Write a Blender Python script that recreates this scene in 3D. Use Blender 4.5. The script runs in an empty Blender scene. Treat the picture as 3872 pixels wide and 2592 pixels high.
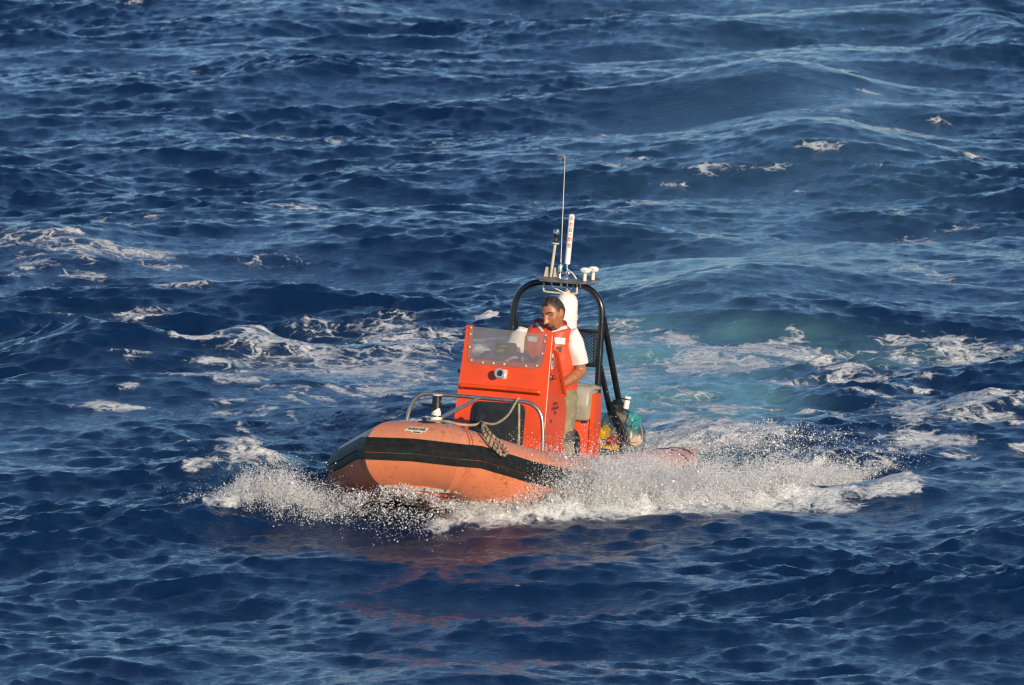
import bpy, bmesh, math, random
import numpy as np
from mathutils import Matrix, Vector
from math import sin, cos, pi, radians, tan, atan2, sqrt

scene = bpy.context.scene
COL = scene.collection
R = radians

# ------------------------------------------------------------------ camera, sky, sun, exposure
cam_data = bpy.data.cameras.new('camera')
cam = bpy.data.objects.new('camera', cam_data)
COL.objects.link(cam)
cam.location = (0.0, -59.416, 8.350)
cam.rotation_euler = (R(90) - 0.12219, 0, -0.00202)
cam_data.sensor_width = 36.0
cam_data.sensor_fit = 'HORIZONTAL'
cam_data.lens = 290.08
cam_data.clip_start = 1.0
cam_data.clip_end = 20000
cam_data.dof.use_dof = True
cam_data.dof.focus_distance = 59.2
cam_data.dof.aperture_fstop = 9.0
scene.camera = cam

SUN_AZ, SUN_EL = R(26), R(15.0)          # to the right of the direction towards the camera
sun_dir = Vector((sin(SUN_AZ) * cos(SUN_EL), -cos(SUN_AZ) * cos(SUN_EL), sin(SUN_EL)))
world = bpy.data.worlds.new('World')
scene.world = world
world.use_nodes = True
wn = world.node_tree
wn.nodes.clear()
w_out = wn.nodes.new('ShaderNodeOutputWorld')
w_bg = wn.nodes.new('ShaderNodeBackground')
w_sky = wn.nodes.new('ShaderNodeTexSky')
w_sky.sky_type = 'NISHITA'
w_sky.sun_disc = False
w_sky.sun_elevation = SUN_EL
w_sky.sun_rotation = math.pi - SUN_AZ
w_sky.air_density = 0.85
w_sky.dust_density = 0.15
w_sky.ozone_density = 3.9
w_bg.inputs['Strength'].default_value = 0.135
wn.links.new(w_sky.outputs['Color'], w_bg.inputs['Color'])
wn.links.new(w_bg.outputs['Background'], w_out.inputs['Surface'])

sun_data = bpy.data.lights.new('sun', 'SUN')
sun_data.energy = 4.3
sun_data.angle = R(0.5)
sun_data.color = (1.0, 0.83, 0.60)
sun = bpy.data.objects.new('sun', sun_data)
COL.objects.link(sun)
sun.rotation_euler = (-sun_dir).to_track_quat('-Z', 'Y').to_euler()

scene.cycles.use_denoising = True
scene.cycles.diffuse_bounces = 8
scene.cycles.filter_width = 1.3
scene.cycles.transparent_max_bounces = 16
scene.view_settings.view_transform = 'Standard'
scene.view_settings.look = 'None'
scene.view_settings.exposure = 0.25
scene.view_settings.gamma = 1.0
scene.view_settings.use_curve_mapping = False

# ------------------------------------------------------------------ node helpers
class NT:
    """small wrapper to write node trees briefly"""
    def __init__(self, name):
        self.mat = bpy.data.materials.new(name)
        self.mat.use_nodes = True
        self.t = self.mat.node_tree
        self.t.nodes.clear()
        self.out = self.t.nodes.new('ShaderNodeOutputMaterial')
    def n(self, typ, ins=None, **kw):
        nd = self.t.nodes.new('ShaderNode' + typ)
        for k, v in kw.items():
            setattr(nd, k, v)
        for k, v in (ins or {}).items():
            s = nd.inputs[k]
            if isinstance(v, bpy.types.NodeSocket):
                self.t.links.new(v, s)
            else:
                if isinstance(v, (tuple, list)) and len(v) == 3 and s.type == 'RGBA':
                    v = tuple(v) + (1.0,)
                s.default_value = v
        return nd
    def math(self, op, a, b=None, c=None, clamp=False):
        ins = {0: a}
        if b is not None: ins[1] = b
        if c is not None: ins[2] = c
        return self.n('Math', ins, operation=op, use_clamp=clamp).outputs[0]
    def mix(self, f, a, b):
        nd = self.n('Mix', data_type='RGBA')
        for k, v in ((0, f), (6, a), (7, b)):
            s = nd.inputs[k]
            if isinstance(v, bpy.types.NodeSocket): self.t.links.new(v, s)
            else: s.default_value = (tuple(v) + (1.0,)) if isinstance(v, (tuple, list)) and len(v) == 3 else v
        return nd.outputs[2]
    def step(self, v, a, b, lo=0.0, hi=1.0):
        return self.n('MapRange', {0: v, 1: a, 2: b, 3: lo, 4: hi}, interpolation_type='SMOOTHSTEP').outputs[0]
    def noise(self, vec, scale, detail=4.0, rough=0.55, dist=0.0):
        return self.n('TexNoise', {'Vector': vec, 'Scale': scale, 'Detail': detail, 'Roughness': rough, 'Distortion': dist}).outputs[0]
    def surf(self, s):
        self.t.links.new(s, self.out.inputs['Surface'])
        return self.mat

def pbr(name, color, rough=0.5, metal=0.0, var=0.12, scale=9.0, dirt=None, dirt_amt=0.0, dirt_scale=14.0,
        bump=0.0, bump_scale=60.0, coat=0.0, spec=0.5, sheen=0.0, sss=0.0):
    """surface with uneven colour, optional dirt / wear patches and fine relief"""
    m = NT(name)
    P = m.n('TexCoord').outputs['Object']
    n1 = m.noise(P, scale, 5)
    c2 = tuple(min(1.0, c * (1 - var * 1.5)) for c in color)
    c1 = tuple(min(1.0, c * (1 + var)) for c in color)
    col = m.mix(m.step(n1, 0.3, 0.7), c2, c1)
    if dirt is not None:
        n2 = m.noise(P, dirt_scale, 7, 0.68, 0.6)
        col = m.mix(m.step(n2, 0.66 - dirt_amt * 0.3, 0.72 - dirt_amt * 0.2), col, dirt)
    ins = {'Base Color': col, 'Roughness': m.n('MapRange', {0: n1, 3: max(0, rough - .07), 4: min(1, rough + .09)}).outputs[0],
           'Metallic': metal, 'Coat Weight': coat, 'Specular IOR Level': spec, 'Sheen Weight': sheen}
    if sss:
        ins['Subsurface Weight'] = sss
        ins['Subsurface Radius'] = (0.02, 0.008, 0.004)
        ins['Subsurface Scale'] = 0.5
    if bump:
        nb = m.noise(P, bump_scale, 5)
        ins['Normal'] = m.n('Bump', {'Height': nb, 'Strength': bump, 'Distance': 0.004}).outputs[0]
    p = m.n('BsdfPrincipled', ins)
    return m.surf(p.outputs[0])

# ------------------------------------------------------------------ object helpers
def link(name, verts, faces, mat, parent=None, smooth=True, mats=None, midx=None, base=None):
    """one mesh object; coordinates are given in the parent's frame"""
    me = bpy.data.meshes.new(name)
    me.from_pydata([tuple(map(float, v)) for v in verts], [], [tuple(int(i) for i in f) for f in faces])
    me.update()
    for mm in (mats or [mat]):
        me.materials.append(mm)
    if midx is not None:
        me.polygons.foreach_set('material_index', midx)
    if smooth:
        me.polygons.foreach_set('use_smooth', [True] * len(me.polygons))
        me.set_sharp_from_angle(angle=R(38))
    o = bpy.data.objects.new(name, me)
    COL.objects.link(o)
    if parent is not None:
        o.parent = parent
    return o

def empty(name, mw, label, cat, group=None):
    o = bpy.data.objects.new(name, None)
    o.empty_display_size = 0.1
    COL.objects.link(o)
    o.matrix_world = mw
    o['label'] = label
    o['category'] = cat
    if group: o['group'] = group
    return o

class MB:
    """collects shapes into one mesh"""
    def __init__(self):
        self.v = []; self.f = []; self.m = []
    def add(self, vs, fs, mi=0):
        b = len(self.v)
        self.v.extend([tuple(p) for p in vs])
        self.f.extend([tuple(i + b for i in f) for f in fs])
        self.m.extend([mi] * len(fs))
        return self
    def tube(self, pts, r, n=10, caps=True, mi=0):
        pts = [np.array(p, float) for p in pts]
        rs = r if isinstance(r, (list, tuple, np.ndarray)) else [r] * len(pts)
        rings = []
        prev = None
        for i, p in enumerate(pts):
            if i == 0: t = pts[1] - p
            elif i == len(pts) - 1: t = p - pts[i - 1]
            else:
                a = pts[i] - pts[i - 1]; b = pts[i + 1] - pts[i]
                t = a / (np.linalg.norm(a) + 1e-9) + b / (np.linalg.norm(b) + 1e-9)
            t = t / (np.linalg.norm(t) + 1e-12)
            if prev is None:
                a = np.array([0, 0, 1.0]) if abs(t[2]) < 0.9 else np.array([1.0, 0, 0])
            else: a = prev
            u = a - t * (a @ t); u /= np.linalg.norm(u); prev = u
            w = np.cross(t, u)
            rings.append([p + rs[i] * (cos(2 * pi * k / n) * u + sin(2 * pi * k / n) * w) for k in range(n)])
        vs = [q for rg in rings for q in rg]; fs = []
        for i in range(len(rings) - 1):
            for k in range(n):
                k2 = (k + 1) % n
                fs.append((i * n + k, i * n + k2, (i + 1) * n + k2, (i + 1) * n + k))
        if caps:
            fs.append(tuple(range(n - 1, -1, -1)))
            fs.append(tuple((len(rings) - 1) * n + k for k in range(n)))
        return self.add(vs, fs, mi)
    def lathe(self, p0, axis, prof, n=20, mi=0):
        """prof: (distance along axis, radius)"""
        p0 = np.array(p0, float); t = np.array(axis, float); t /= np.linalg.norm(t)
        a = np.array([0, 0, 1.0]) if abs(t[2]) < 0.9 else np.array([1.0, 0, 0])
        u = a - t * (a @ t); u /= np.linalg.norm(u); w = np.cross(t, u)
        vs = []; fs = []
        for d, r in prof:
            for k in range(n):
                vs.append(p0 + t * d + max(r, 1e-5) * (cos(2 * pi * k / n) * u + sin(2 * pi * k / n) * w))
        for i in range(len(prof) - 1):
            for k in range(n):
                k2 = (k + 1) % n
                fs.append((i * n + k, i * n + k2, (i + 1) * n + k2, (i + 1) * n + k))
        fs.append(tuple(range(n - 1, -1, -1))); fs.append(tuple((len(prof) - 1) * n + k for k in range(n)))
        return self.add(vs, fs, mi)
    def prism(self, poly, thick, frame, mi=0, bevel=0.0):
        """polygon (u,v) extruded by thick along the frame's third axis; frame = (origin, u, v, n)"""
        o, u, v, nn = [np.array(q, float) for q in frame]
        bm = bmesh.new()
        top = [bm.verts.new(o + u * a + v * b + nn * thick) for a, b in poly]
        bot = [bm.verts.new(o + u * a + v * b) for a, b in poly]
        k = len(poly)
        fa = [bm.faces.new(top), bm.faces.new(bot[::-1])]
        for i in range(k):
            j = (i + 1) % k
            bm.faces.new((bot[i], bot[j], top[j], top[i]))
        if bevel:
            eds = [e for e in bm.edges if all(x in top for x in e.verts)]
            bmesh.ops.bevel(bm, geom=eds, offset=bevel, segments=2, affect='EDGES', profile=0.6)
        bmesh.ops.recalc_face_normals(bm, faces=bm.faces)
        bmesh.ops.triangulate(bm, faces=[f for f in bm.faces if len(f.verts) > 4])
        bm.verts.index_update()
        vs = [tuple(x.co) for x in bm.verts]; fs = [[x.index for x in f.verts] for f in bm.faces]
        bm.free()
        return self.add(vs, fs, mi)
    def box(self, lo, hi, bevel=0.0, seg=2, mi=0, xf=None):
        bm = bmesh.new()
        bmesh.ops.create_cube(bm, size=1.0)
        lo = np.array(lo, float); hi = np.array(hi, float)
        for x in bm.verts:
            x.co = Vector((lo + hi) / 2 + np.array(x.co) * (hi - lo))
        if bevel:
            bmesh.ops.bevel(bm, geom=list(bm.edges), offset=bevel, segments=seg, affect='EDGES', profile=0.5)
        if xf is not None: bm.transform(xf)
        bm.verts.index_update()
        vs = [tuple(x.co) for x in bm.verts]; fs = [[x.index for x in f.verts] for f in bm.faces]
        bm.free()
        return self.add(vs, fs, mi)
    def ell(self, c, rad, nu=20, nv=12, mi=0, fn=None, rot=None):
        vs = []; fs = []
        c = np.array(c, float)
        for i in range(nv + 1):
            th = pi * i / nv
            for k in range(nu):
                ph = 2 * pi * k / nu
                d = np.array([sin(th) * cos(ph), sin(th) * sin(ph), cos(th)])
                q = d * np.array(rad, float)
                if fn is not None: q = fn(d, q)
                if rot is not None: q = rot @ q
                vs.append(c + q)
        for i in range(nv):
            for k in range(nu):
                k2 = (k + 1) % nu
                fs.append((i * nu + k, (i + 1) * nu + k, (i + 1) * nu + k2, i * nu + k2))
        bm = bmesh.new()
        bv = [bm.verts.new(x) for x in vs]
        for f in fs: 
            try: bm.faces.new([bv[i] for i in f])
            except ValueError: pass
        bmesh.ops.remove_doubles(bm, verts=bm.verts, dist=1e-6)
        bm.verts.index_update()
        vs = [tuple(x.co) for x in bm.verts]; fs = [[x.index for x in f.verts] for f in bm.faces]
        bm.free()
        return self.add(vs, fs, mi)
    def loft(self, rings, caps=True, mi=0, closed=True):
        n = len(rings[0]); vs = [q for rg in rings for q in rg]; fs = []
        for i in range(len(rings) - 1):
            for k in range(n if closed else n - 1):
                k2 = (k + 1) % n
                fs.append((i * n + k, i * n + k2, (i + 1) * n + k2, (i + 1) * n + k))
        if caps:
            fs.append(tuple(range(n - 1, -1, -1))); fs.append(tuple((len(rings) - 1) * n + k for k in range(n)))
        return self.add(vs, fs, mi)
    def obj(self, name, mat, parent=None, smooth=True, mats=None):
        return link(name, self.v, self.f, mat, parent, smooth, mats, self.m if mats else None)

def spline(pts, n=6):
    """Catmull-Rom through the points"""
    P = [np.array(p, float) for p in pts]
    out = []
    for i in range(len(P) - 1):
        p0 = P[i - 1] if i > 0 else 2 * P[0] - P[1]
        p3 = P[i + 2] if i + 2 < len(P) else 2 * P[-1] - P[-2]
        for k in range(n):
            t = k / n
            out.append(0.5 * (2 * P[i] + (P[i + 1] - p0) * t + (2 * p0 - 5 * P[i] + 4 * P[i + 1] - p3) * t * t
                              + (3 * P[i] - p0 - 3 * P[i + 1] + p3) * t ** 3))
    out.append(P[-1])
    return out

def rounded(poly, radii, n=5):
    """round the corners of a 2D polygon"""
    out = []
    k = len(poly)
    for i in range(k):
        p = np.array(poly[i], float); a = np.array(poly[i - 1], float); b = np.array(poly[(i + 1) % k], float)
        r = radii[i] if isinstance(radii, (list, tuple)) else radii
        if r <= 0: out.append(tuple(p)); continue
        da = (a - p) / np.linalg.norm(a - p); db = (b - p) / np.linalg.norm(b - p)
        ang = math.acos(max(-1, min(1, da @ db)))
        d = min(r / tan(ang / 2), 0.49 * np.linalg.norm(a - p), 0.49 * np.linalg.norm(b - p))
        s = p + da * d; e = p + db * d
        for j in range(n + 1):
            t = j / n
            out.append(tuple((1 - t) ** 2 * s + 2 * t * (1 - t) * p + t * t * e))
    return out

def text_mesh(body, size, extrude=0.0, cx=True, shear=0.0, bold=0.0):
    """letters as a flat mesh in x,y"""
    cu = bpy.data.curves.new('lettering', 'FONT')
    cu.body = body; cu.size = size; cu.shear = shear; cu.offset = bold
    cu.align_x = 'CENTER' if cx else 'LEFT'; cu.align_y = 'CENTER'
    cu.resolution_u = 3; cu.extrude = extrude; cu.fill_mode = 'BOTH' if extrude else 'FRONT'
    o = bpy.data.objects.new('lettering', cu)
    COL.objects.link(o)
    dg = bpy.context.evaluated_depsgraph_get()
    me = bpy.data.meshes.new_from_object(o.evaluated_get(dg))
    vs = [tuple(v.co) for v in me.vertices]; fs = [tuple(p.vertices) for p in me.polygons]
    bpy.data.objects.remove(o); bpy.data.curves.remove(cu); bpy.data.meshes.remove(me)
    return vs, fs

# ------------------------------------------------------------------ the sea
FOAM = [
    (-4.15, 15.17, 0.44, 0.3, 0.5), (-3.57, 14.83, 0.67, 0.47, 0.4), (-4.24, 14.64, 0.28, 0.26, 0.42), (-3.86, 15.38, 0.11, 0.13, 0.85), (-3.55, 16.98, 0.16, 0.3, 0.6), (-2.24, 26.1, 0.41, 0.66, 0.55),
    (-1.67, 25.63, 0.12, 0.42, 0.62), (-2.49, 25.96, 0.14, 0.37, 0.5), (-0.56, 25.63, 0.27, 0.56, 0.38), (-1.81, 18.81, 0.33, 0.2, 0.62), (-2.56, 18.93, 0.25, 0.16, 0.52), (-2.66, 11.5, 0.34, 0.26, 0.42),
    (-4.26, 13.66, 0.2, 0.28, 0.46), (-3.89, 12.66, 0.46, 0.6, 0.3), (-2.03, 14.89, 0.48, 0.35, 0.3), (-3.04, 13.32, 0.31, 0.27, 0.3), (-1.74, 7.94, 0.65, 1.33, 0.55), (-0.93, 9.31, 0.44, 1.09, 0.5),
    (-1.35, 6.67, 0.71, 1.01, 0.5), (-2.05, 5.71, 0.3, 0.25, 0.66), (-2.05, 7.72, 0.09, 0.15, 0.6), (-2.31, 5.84, 0.17, 0.25, 0.6), (-0.65, 7.24, 0.43, 1.58, 0.5), (-0.97, 4.36, 0.37, 0.74, 0.52),
    (-1.46, 3.72, 0.37, 0.51, 0.42), (-0.1, 9.99, 0.11, 0.22, 0.8), (-0.49, 9.31, 0.22, 0.36, 0.62), (-1.6, 9.76, 0.3, 0.31, 0.5), (-0.81, 5.84, 0.35, 0.55, 0.45), (-1.95, 3.01, 0.18, 0.33, 1),
    (-1.68, 1.25, 0.15, 0.11, 0.95), (-2.13, 0.43, 0.14, 0.17, 0.6), (-2.3, 2.7, 0.2, 0.15, 0.55), (-1.82, 0.94, 0.39, 0.96, 0.42), (-1.38, 3.07, 0.2, 0.25, 0.5), (1.9, 26.14, 0.27, 0.66, 0.46),
    (2.2, 22.07, 0.37, 0.22, 0.56), (3.31, 22.69, 0.31, 0.16, 0.48), (4.24, 26.5, 0.32, 0.43, 0.58), (4.73, 25.86, 0.27, 0.33, 0.66), (3.86, 35.35, 0.25, 0.41, 0.36), (5.34, 36.58, 0.2, 0.9, 0.42),
    (3.08, 30.1, 0.14, 0.28, 0.36), (2.72, 22.06, 0.35, 0.17, 0.4), (1.47, 19.99, 0.21, 0.24, 0.55), (1.72, 19.91, 0.17, 0.16, 0.62), (1.37, 19, 0.25, 0.28, 0.45), (0.97, 17.26, 0.2, 0.3, 0.42),
    (3.86, 17.07, 0.29, 0.53, 0.46), (3.88, 12.89, 0.19, 0.31, 0.6), (3.56, 13.42, 0.31, 0.31, 0.4), (-0.89, 12.49, 0.23, 0.33, 0.35), (1.55, 8.58, 0.22, 0.42, 0.75), (1.81, 7.44, 0.5, 0.75, 0.62),
    (2.59, 8.38, 0.94, 0.39, 0.64), (1.19, 6.67, 0.32, 1.55, 0.45), (1.44, 5.16, 0.45, 0.75, 0.4), (3.13, 8.2, 0.43, 0.35, 0.6), (1.05, 9.03, 0.22, 0.61, 0.5), (2.17, 7.62, 0.21, 0.41, 0.7),
    (1.54, 2.48, 0.4, 0.6, 1), (1.94, 2.34, 0.3, 0.4, 0.72), (1.34, 3.69, 0.37, 0.46, 0.62), (1.7, 3.5, 0.34, 0.31, 0.6), (1.15, 2.45, 0.2, 0.5, 0.9), (3.88, 8.67, 0.51, 0.78, 0.55),
    (3.13, 6.66, 0.32, 0.34, 0.4), (3.79, 4.15, 0.41, 0.38, 0.58), (3.23, 4.4, 0.38, 0.58, 0.5), (3.65, 3.37, 0.4, 0.41, 0.5), (3.28, 2.15, 0.46, 0.29, 0.7), (2.82, 1.47, 0.2, 0.19, 0.5),
    (2.88, 5.83, 0.31, 0.33, 0.42), (4.15, 7.23, 0.29, 0.34, 0.5), (2.9, -0.25, 0.15, 0.31, 1), (2.77, -0.44, 0.19, 0.16, 0.85), (2.51, -0.48, 0.22, 0.14, 0.85), (2.32, -0.55, 0.19, 0.15, 0.9),
    (2.1, -0.52, 0.25, 0.34, 0.9), (2.5, 1.47, 0.39, 0.43, 0.45), (1.78, -0.85, 0.56, 0.44, 0.9), (1.14, -1.27, 0.56, 0.44, 1), (0.52, -1.49, 0.5, 0.48, 1), (-0.04, -1.71, 0.31, 0.47, 0.95),
    (-0.38, -2.13, 0.15, 0.21, 0.8), (-1.62, -1.6, 0.31, 0.3, 0.95), (-1.89, -1.92, 0.18, 0.11, 0.75), (-1.37, -1.48, 0.19, 0.22, 0.6), (2.41, -0.71, 0.19, 0.18, 0.8), (-4.22, 33.6, 0.15, 0.28, 0.4),
    (-3.45, 32.94, 0.12, 0.28, 0.3), (-1.15, 19.61, 0.11, 0.2, 0.4), (-1.09, 21.45, 0.09, 0.17, 0.3), (1.72, 19.99, 0.13, 0.16, 0.6), (6.03, 42.25, 0.27, 0.33, 0.35), (2.02, 25.66, 0.18, 0.28, 0.5),
    (0.49, 19.8, 0.13, 0.16, 0.3), (-0.59, 13.15, 0.12, 0.14, 0.4),
]
AER = [
    (1.22, 6.38, 0.91, 3.08, 1), (1.68, 5.29, 0.69, 1.89, 0.9), (2.76, 8.04, 1.15, 1, 0.7), (1.87, 8.44, 0.58, 0.9, 0.6), (2.88, 21.55, 1.81, 6.89, 0.12), (2.5, 23.47, 1.15, 1.38, 0.1),
    (1.54, 2.36, 0.59, 1, 0.7), (1.49, 12.73, 1.08, 1.73, 0.35), (-1.57, 1.19, 0.45, 1.21, 0.12),
]
SMOOTH = [
    (1.45, 5.84, 0.8, 2.75, 0.75), (2.61, 20.11, 1.78, 9.48, 0.6), (2.57, 33.92, 2.09, 6.23, 0.4), (1.61, 11.3, 0.98, 1.85, 0.5), (-1.66, 1.1, 0.52, 0.72, 0.3),
]
HUMPS = [
    (-1.9, 1.45, 0.39, 0.5, 0.2), (-2.14, 0.46, 0.29, 0.4, 0.1), (2.91, -0.12, 0.41, 0.4, 0.16), (2.42, -0.38, 0.51, 0.35, 0.1), (-4.08, 15.36, 0.76, 1, 0.26), (-3.42, 7.75, 0.75, 1, 0.28),
    (-2.08, 8.06, 0.32, 0.6, 0.18), (2.4, 12.24, 1.26, 2, 0.22), (3.32, 24.11, 1.16, 2.2, 0.34), (3.17, 30.09, 1.14, 2.5, 0.35), (3.58, 34.57, 1, 2, 0.1), (-2.55, 34.01, 1.09, 1.6, 0.15),
    (-2.57, 40.73, 1.6, 2.5, 0.2), (5.95, 38.21, 0.62, 2.5, 0.3), (1.92, 10.16, 0.97, 1.4, 0.12), (1.62, 2.77, 0.63, 0.5, 0.09), (3.84, 4.31, 0.38, 0.6, 0.16),
]

def field(L, x, y):
    f = np.zeros_like(x)
    for a, c, r, d, w in L:
        q = ((x - a) / r) ** 2 + ((y - c) / d) ** 2
        m = q < 9
        f[m] = np.maximum(f[m], w * np.exp(-q[m] ** 1.6 * 0.7))
    return f

def make_spectrum(N, Lm, seed, wind, slope_rms, kmin, kmax, spread=2.0, power=4.0):
    rng = np.random.default_rng(seed)
    k1 = 2 * np.pi * np.fft.fftfreq(N, Lm / N)
    kx, ky = np.meshgrid(k1, k1)
    k = np.hypot(kx, ky); k[0, 0] = 1
    c = (kx * cos(wind) + ky * sin(wind)) / k
    D = 0.10 + np.abs(c) ** spread
    psi = k ** -power * D * np.exp(-(kmin / k) ** 4) * np.exp(-(k / kmax) ** 2)
    psi[0, 0] = 0
    H = np.fft.fft2(rng.standard_normal((N, N))) * np.sqrt(psi)
    sx = np.fft.ifft2(1j * kx * H).real; sy = np.fft.ifft2(1j * ky * H).real
    H *= slope_rms / np.sqrt((sx ** 2 + sy ** 2).mean())
    h = np.fft.ifft2(H).real
    dx = np.fft.ifft2(-1j * kx / k * H).real
    dy = np.fft.ifft2(-1j * ky / k * H).real
    jxx = np.fft.ifft2(kx * kx / k * H).real; jyy = np.fft.ifft2(ky * ky / k * H).real
    jxy = np.fft.ifft2(kx * ky / k * H).real
    J = (1 + jxx * -CHOP) * (1 + jyy * -CHOP) - (CHOP * jxy) ** 2
    return [a.astype(np.float32) for a in (h, dx, dy, J)]

def sample(F, Lm, x, y):
    N = F[0].shape[0]
    u = (x / Lm * N) % N; v = (y / Lm * N) % N
    i = np.floor(u).astype(np.int32); j = np.floor(v).astype(np.int32)
    fu = (u - i).astype(np.float32); fv = (v - j).astype(np.float32)
    i %= N; j %= N
    i1 = (i + 1) % N; j1 = (j + 1) % N
    out = []
    for a in F:
        out.append((a[j, i] * (1 - fu) + a[j, i1] * fu) * (1 - fv) + (a[j1, i] * (1 - fu) + a[j1, i1] * fu) * fv)
    return out

CHOP = 0.95
def grid_axis(lo, hi, step, far):
    a = list(np.arange(lo, hi, step))
    s = step; x = a[-1]
    right = []
    while x < far:
        s *= 1.22; x += s; right.append(x)
    s = step; x = a[0]; left = []
    while x > -far:
        s *= 1.22; x -= s; left.append(x)
    return np.array(left[::-1] + a + right)

gx = grid_axis(-7.0, 7.4, 0.034, 9000)
ylist = [-11.5]
while ylist[-1] < 47:
    ylist.append(ylist[-1] + 0.040 + 0.0008 * max(0, ylist[-1]))
gy0 = grid_axis(0, 1, 0.05, 9000)
lo = []; s = 0.034; yy = ylist[0]
while yy > -9000:
    s *= 1.22; yy -= s; lo.append(yy)
hi = []; s = 0.06; yy = ylist[-1]
while yy < 9000:
    s *= 1.22; yy += s; hi.append(yy)
gy = np.array(lo[::-1] + ylist + hi)
X, Y = np.meshgrid(gx, gy)
X = X.astype(np.float32); Y = Y.astype(np.float32)
near = np.exp(-(np.maximum(0, np.maximum(np.abs(X) - 14, np.abs(Y - 18) - 34)) / 30.0) ** 2)

SW = make_spectrum(1024, 61.0, 11, R(98), 0.105, 2 * pi / 6.0, 2 * pi / 1.3, 4.0)
CH = make_spectrum(2048, 47.0, 5, R(103), 0.215, 2 * pi / 1.7, 2 * pi / 0.12, 2.4, 3.3)
FI = make_spectrum(1024, 13.0, 8, R(86), 0.17, 2 * pi / 0.34, 2 * pi / 0.07, 1.5, 3.6)
sm = field(SMOOTH, X, Y)
# wake trail left astern: a smoother, paler band of aerated water
wk_x = np.interp(Y, [2.5, 6, 13, 21, 30, 43], [1.6, 1.5, 2.0, 2.8, 3.2, 3.5]); wk_w = np.interp(Y, [2.5, 6, 13, 21, 30, 43], [0.6, 0.9, 1.2, 1.8, 2.2, 2.5])
band = np.exp(-np.abs((X - wk_x) / wk_w) ** 3) * np.clip((Y - 2.0) / 2.0, 0, 1) * np.clip((60 - Y) / 20, 0, 1)
gust = sample(SW, 61.0, X * 0.9 + 20, Y * 0.45 + 11)[0]; gust = np.clip(1.0 + 0.30 * gust / (gust.std() + 1e-9), 0.55, 1.6)
att = (1 - 0.55 * np.maximum(sm, band)) * gust
att = att * (1 + 0.45 * np.exp(-((X - 0.1) / 2.0) ** 2 - ((Y + 4.2) / 2.6) ** 2))      # extra chop added ahead of the bow to break up the boat's reflection
h1, dx1, dy1, J1 = sample(SW, 61.0, X + 3.0, Y + 7.0)
h2, dx2, dy2, J2 = sample(CH, 47.0, X + 5.0, Y + 2.0)
h3, dx3, dy3, J3 = sample(FI, 13.0, X, Y)
hump = np.zeros_like(X)
for a, c, r, d, hh in HUMPS:
    hump += hh * np.exp(-((X - a) / r) ** 2 - ((Y - c) / d) ** 2)
# hollow the planing hull leaves under its stern, and the pressed-out water at the bow
HX = -sin(R(15)) * X - cos(R(15)) * Y; HY = cos(R(15)) * X - sin(R(15)) * Y      # boat heading frame
hump -= 0.20 * np.exp(-((HX + 1.9) / 1.5) ** 2 - (HY / 1.2) ** 2)
hump += 0.05 * np.exp(-((HX - 2.0) / 0.5) ** 2 - (HY / 0.7) ** 2)
toe = np.interp(-HX, [-2.10, -2.02, -1.59, -0.91, 0.02, 1.58, 2.4], [0.10, 0.21, 1.06, 1.85, 2.22, 2.66, 2.8])
wid = 0.10 + 0.12 * np.clip((2.0 - HX) / 0.8, 0, 1)
ridge = np.exp(-((HY - toe + wid * 1.1) / wid) ** 2) * np.clip((2.02 - HX) / 0.25, 0, 1) * np.clip((HX + 1.6) / 1.6, 0, 1)
r1 = sample(CH, 47.0, X * 6.0 + 9, Y * 6.0 + 3)[0]; r2 = sample(CH, 47.0, X * 17.0, Y * 17.0 + 5)[0]
rs = r1.std() + 1e-9
rough = np.clip(1.0 + 0.55 * r1 / rs, 0, 2.4); rough2 = np.abs(r2) / rs
hump += ridge * (0.075 * rough + 0.030 * rough2)
burst = np.exp(-((HX - 2.20) / 0.16) ** 2 - ((HY + 1.02) / 0.26) ** 2)
hump += burst * (0.055 * rough + 0.030 * rough2)
Z = near * (h1 + att * (h2 + h3)) + hump
PX_ = X - near * CHOP * (dx1 + att * (dx2 + dx3))
PY_ = Y - near * CHOP * (dy1 + att * (dy2 + dy3))
rf = np.random.default_rng(21)
for x0, x1, y0, y1, n, d0, d1 in ((-3.0, 0.1, 3.2, 9.6, 90, .48, .70), (2.5, 4.7, 1.4, 9.2, 50, .44, .64), (-4.6, -2.6, 13.2, 17.6, 30, .40, .56), (1.0, 4.9, 16.5, 28.0, 24, .38, .52),
                                  (-3.2, 1.2, 17.0, 28.0, 20, .36, .50), (-5.8, 6.0, 28.0, 43.0, 20, .34, .46), (0.8, 3.4, 3.6, 9.6, 55, .50, .74), (-4.4, -2.6, 9.5, 13.5, 10, .42, .55)):
    for _ in range(n):
        FOAM.append((rf.uniform(x0, x1), rf.uniform(y0, y1), rf.uniform(.06, .34), rf.uniform(.05, .22), rf.uniform(d0, d1)))
foam = field(FOAM, X, Y)
foam = foam + 0.07 * np.clip((foam - 0.25) / 0.15, 0, 1)
# churned white water between the port side and the line where the bow wave lands
e_y = np.interp(-HX, [-2.10, -2.02, -1.59, -0.91, 0.02, 1.58, 2.4], [0.10, 0.21, 1.06, 1.85, 2.22, 2.66, 2.8])
fan = np.clip((e_y - HY) / 0.10, 0, 1) * np.clip((HY - 0.0) / 0.25, 0, 1) * np.clip((2.06 - HX) / 0.1, 0, 1) * np.clip((HX + 2.6) / 1.2, 0, 1)
foam = np.where(foam > 0.84, 0.84 + (foam - 0.84) * 0.2, foam)
foam = np.maximum(foam, fan * (0.98 - 0.42 * np.clip((-HX - 0.2) / 1.6, 0, 1)))
aer = np.maximum(field(AER, X, Y), 0.10 * band)
crest = np.clip((0.60 - J2) / 0.35, 0, 1) * near * np.clip((X * 0 + 1), 0, 1)
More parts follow.
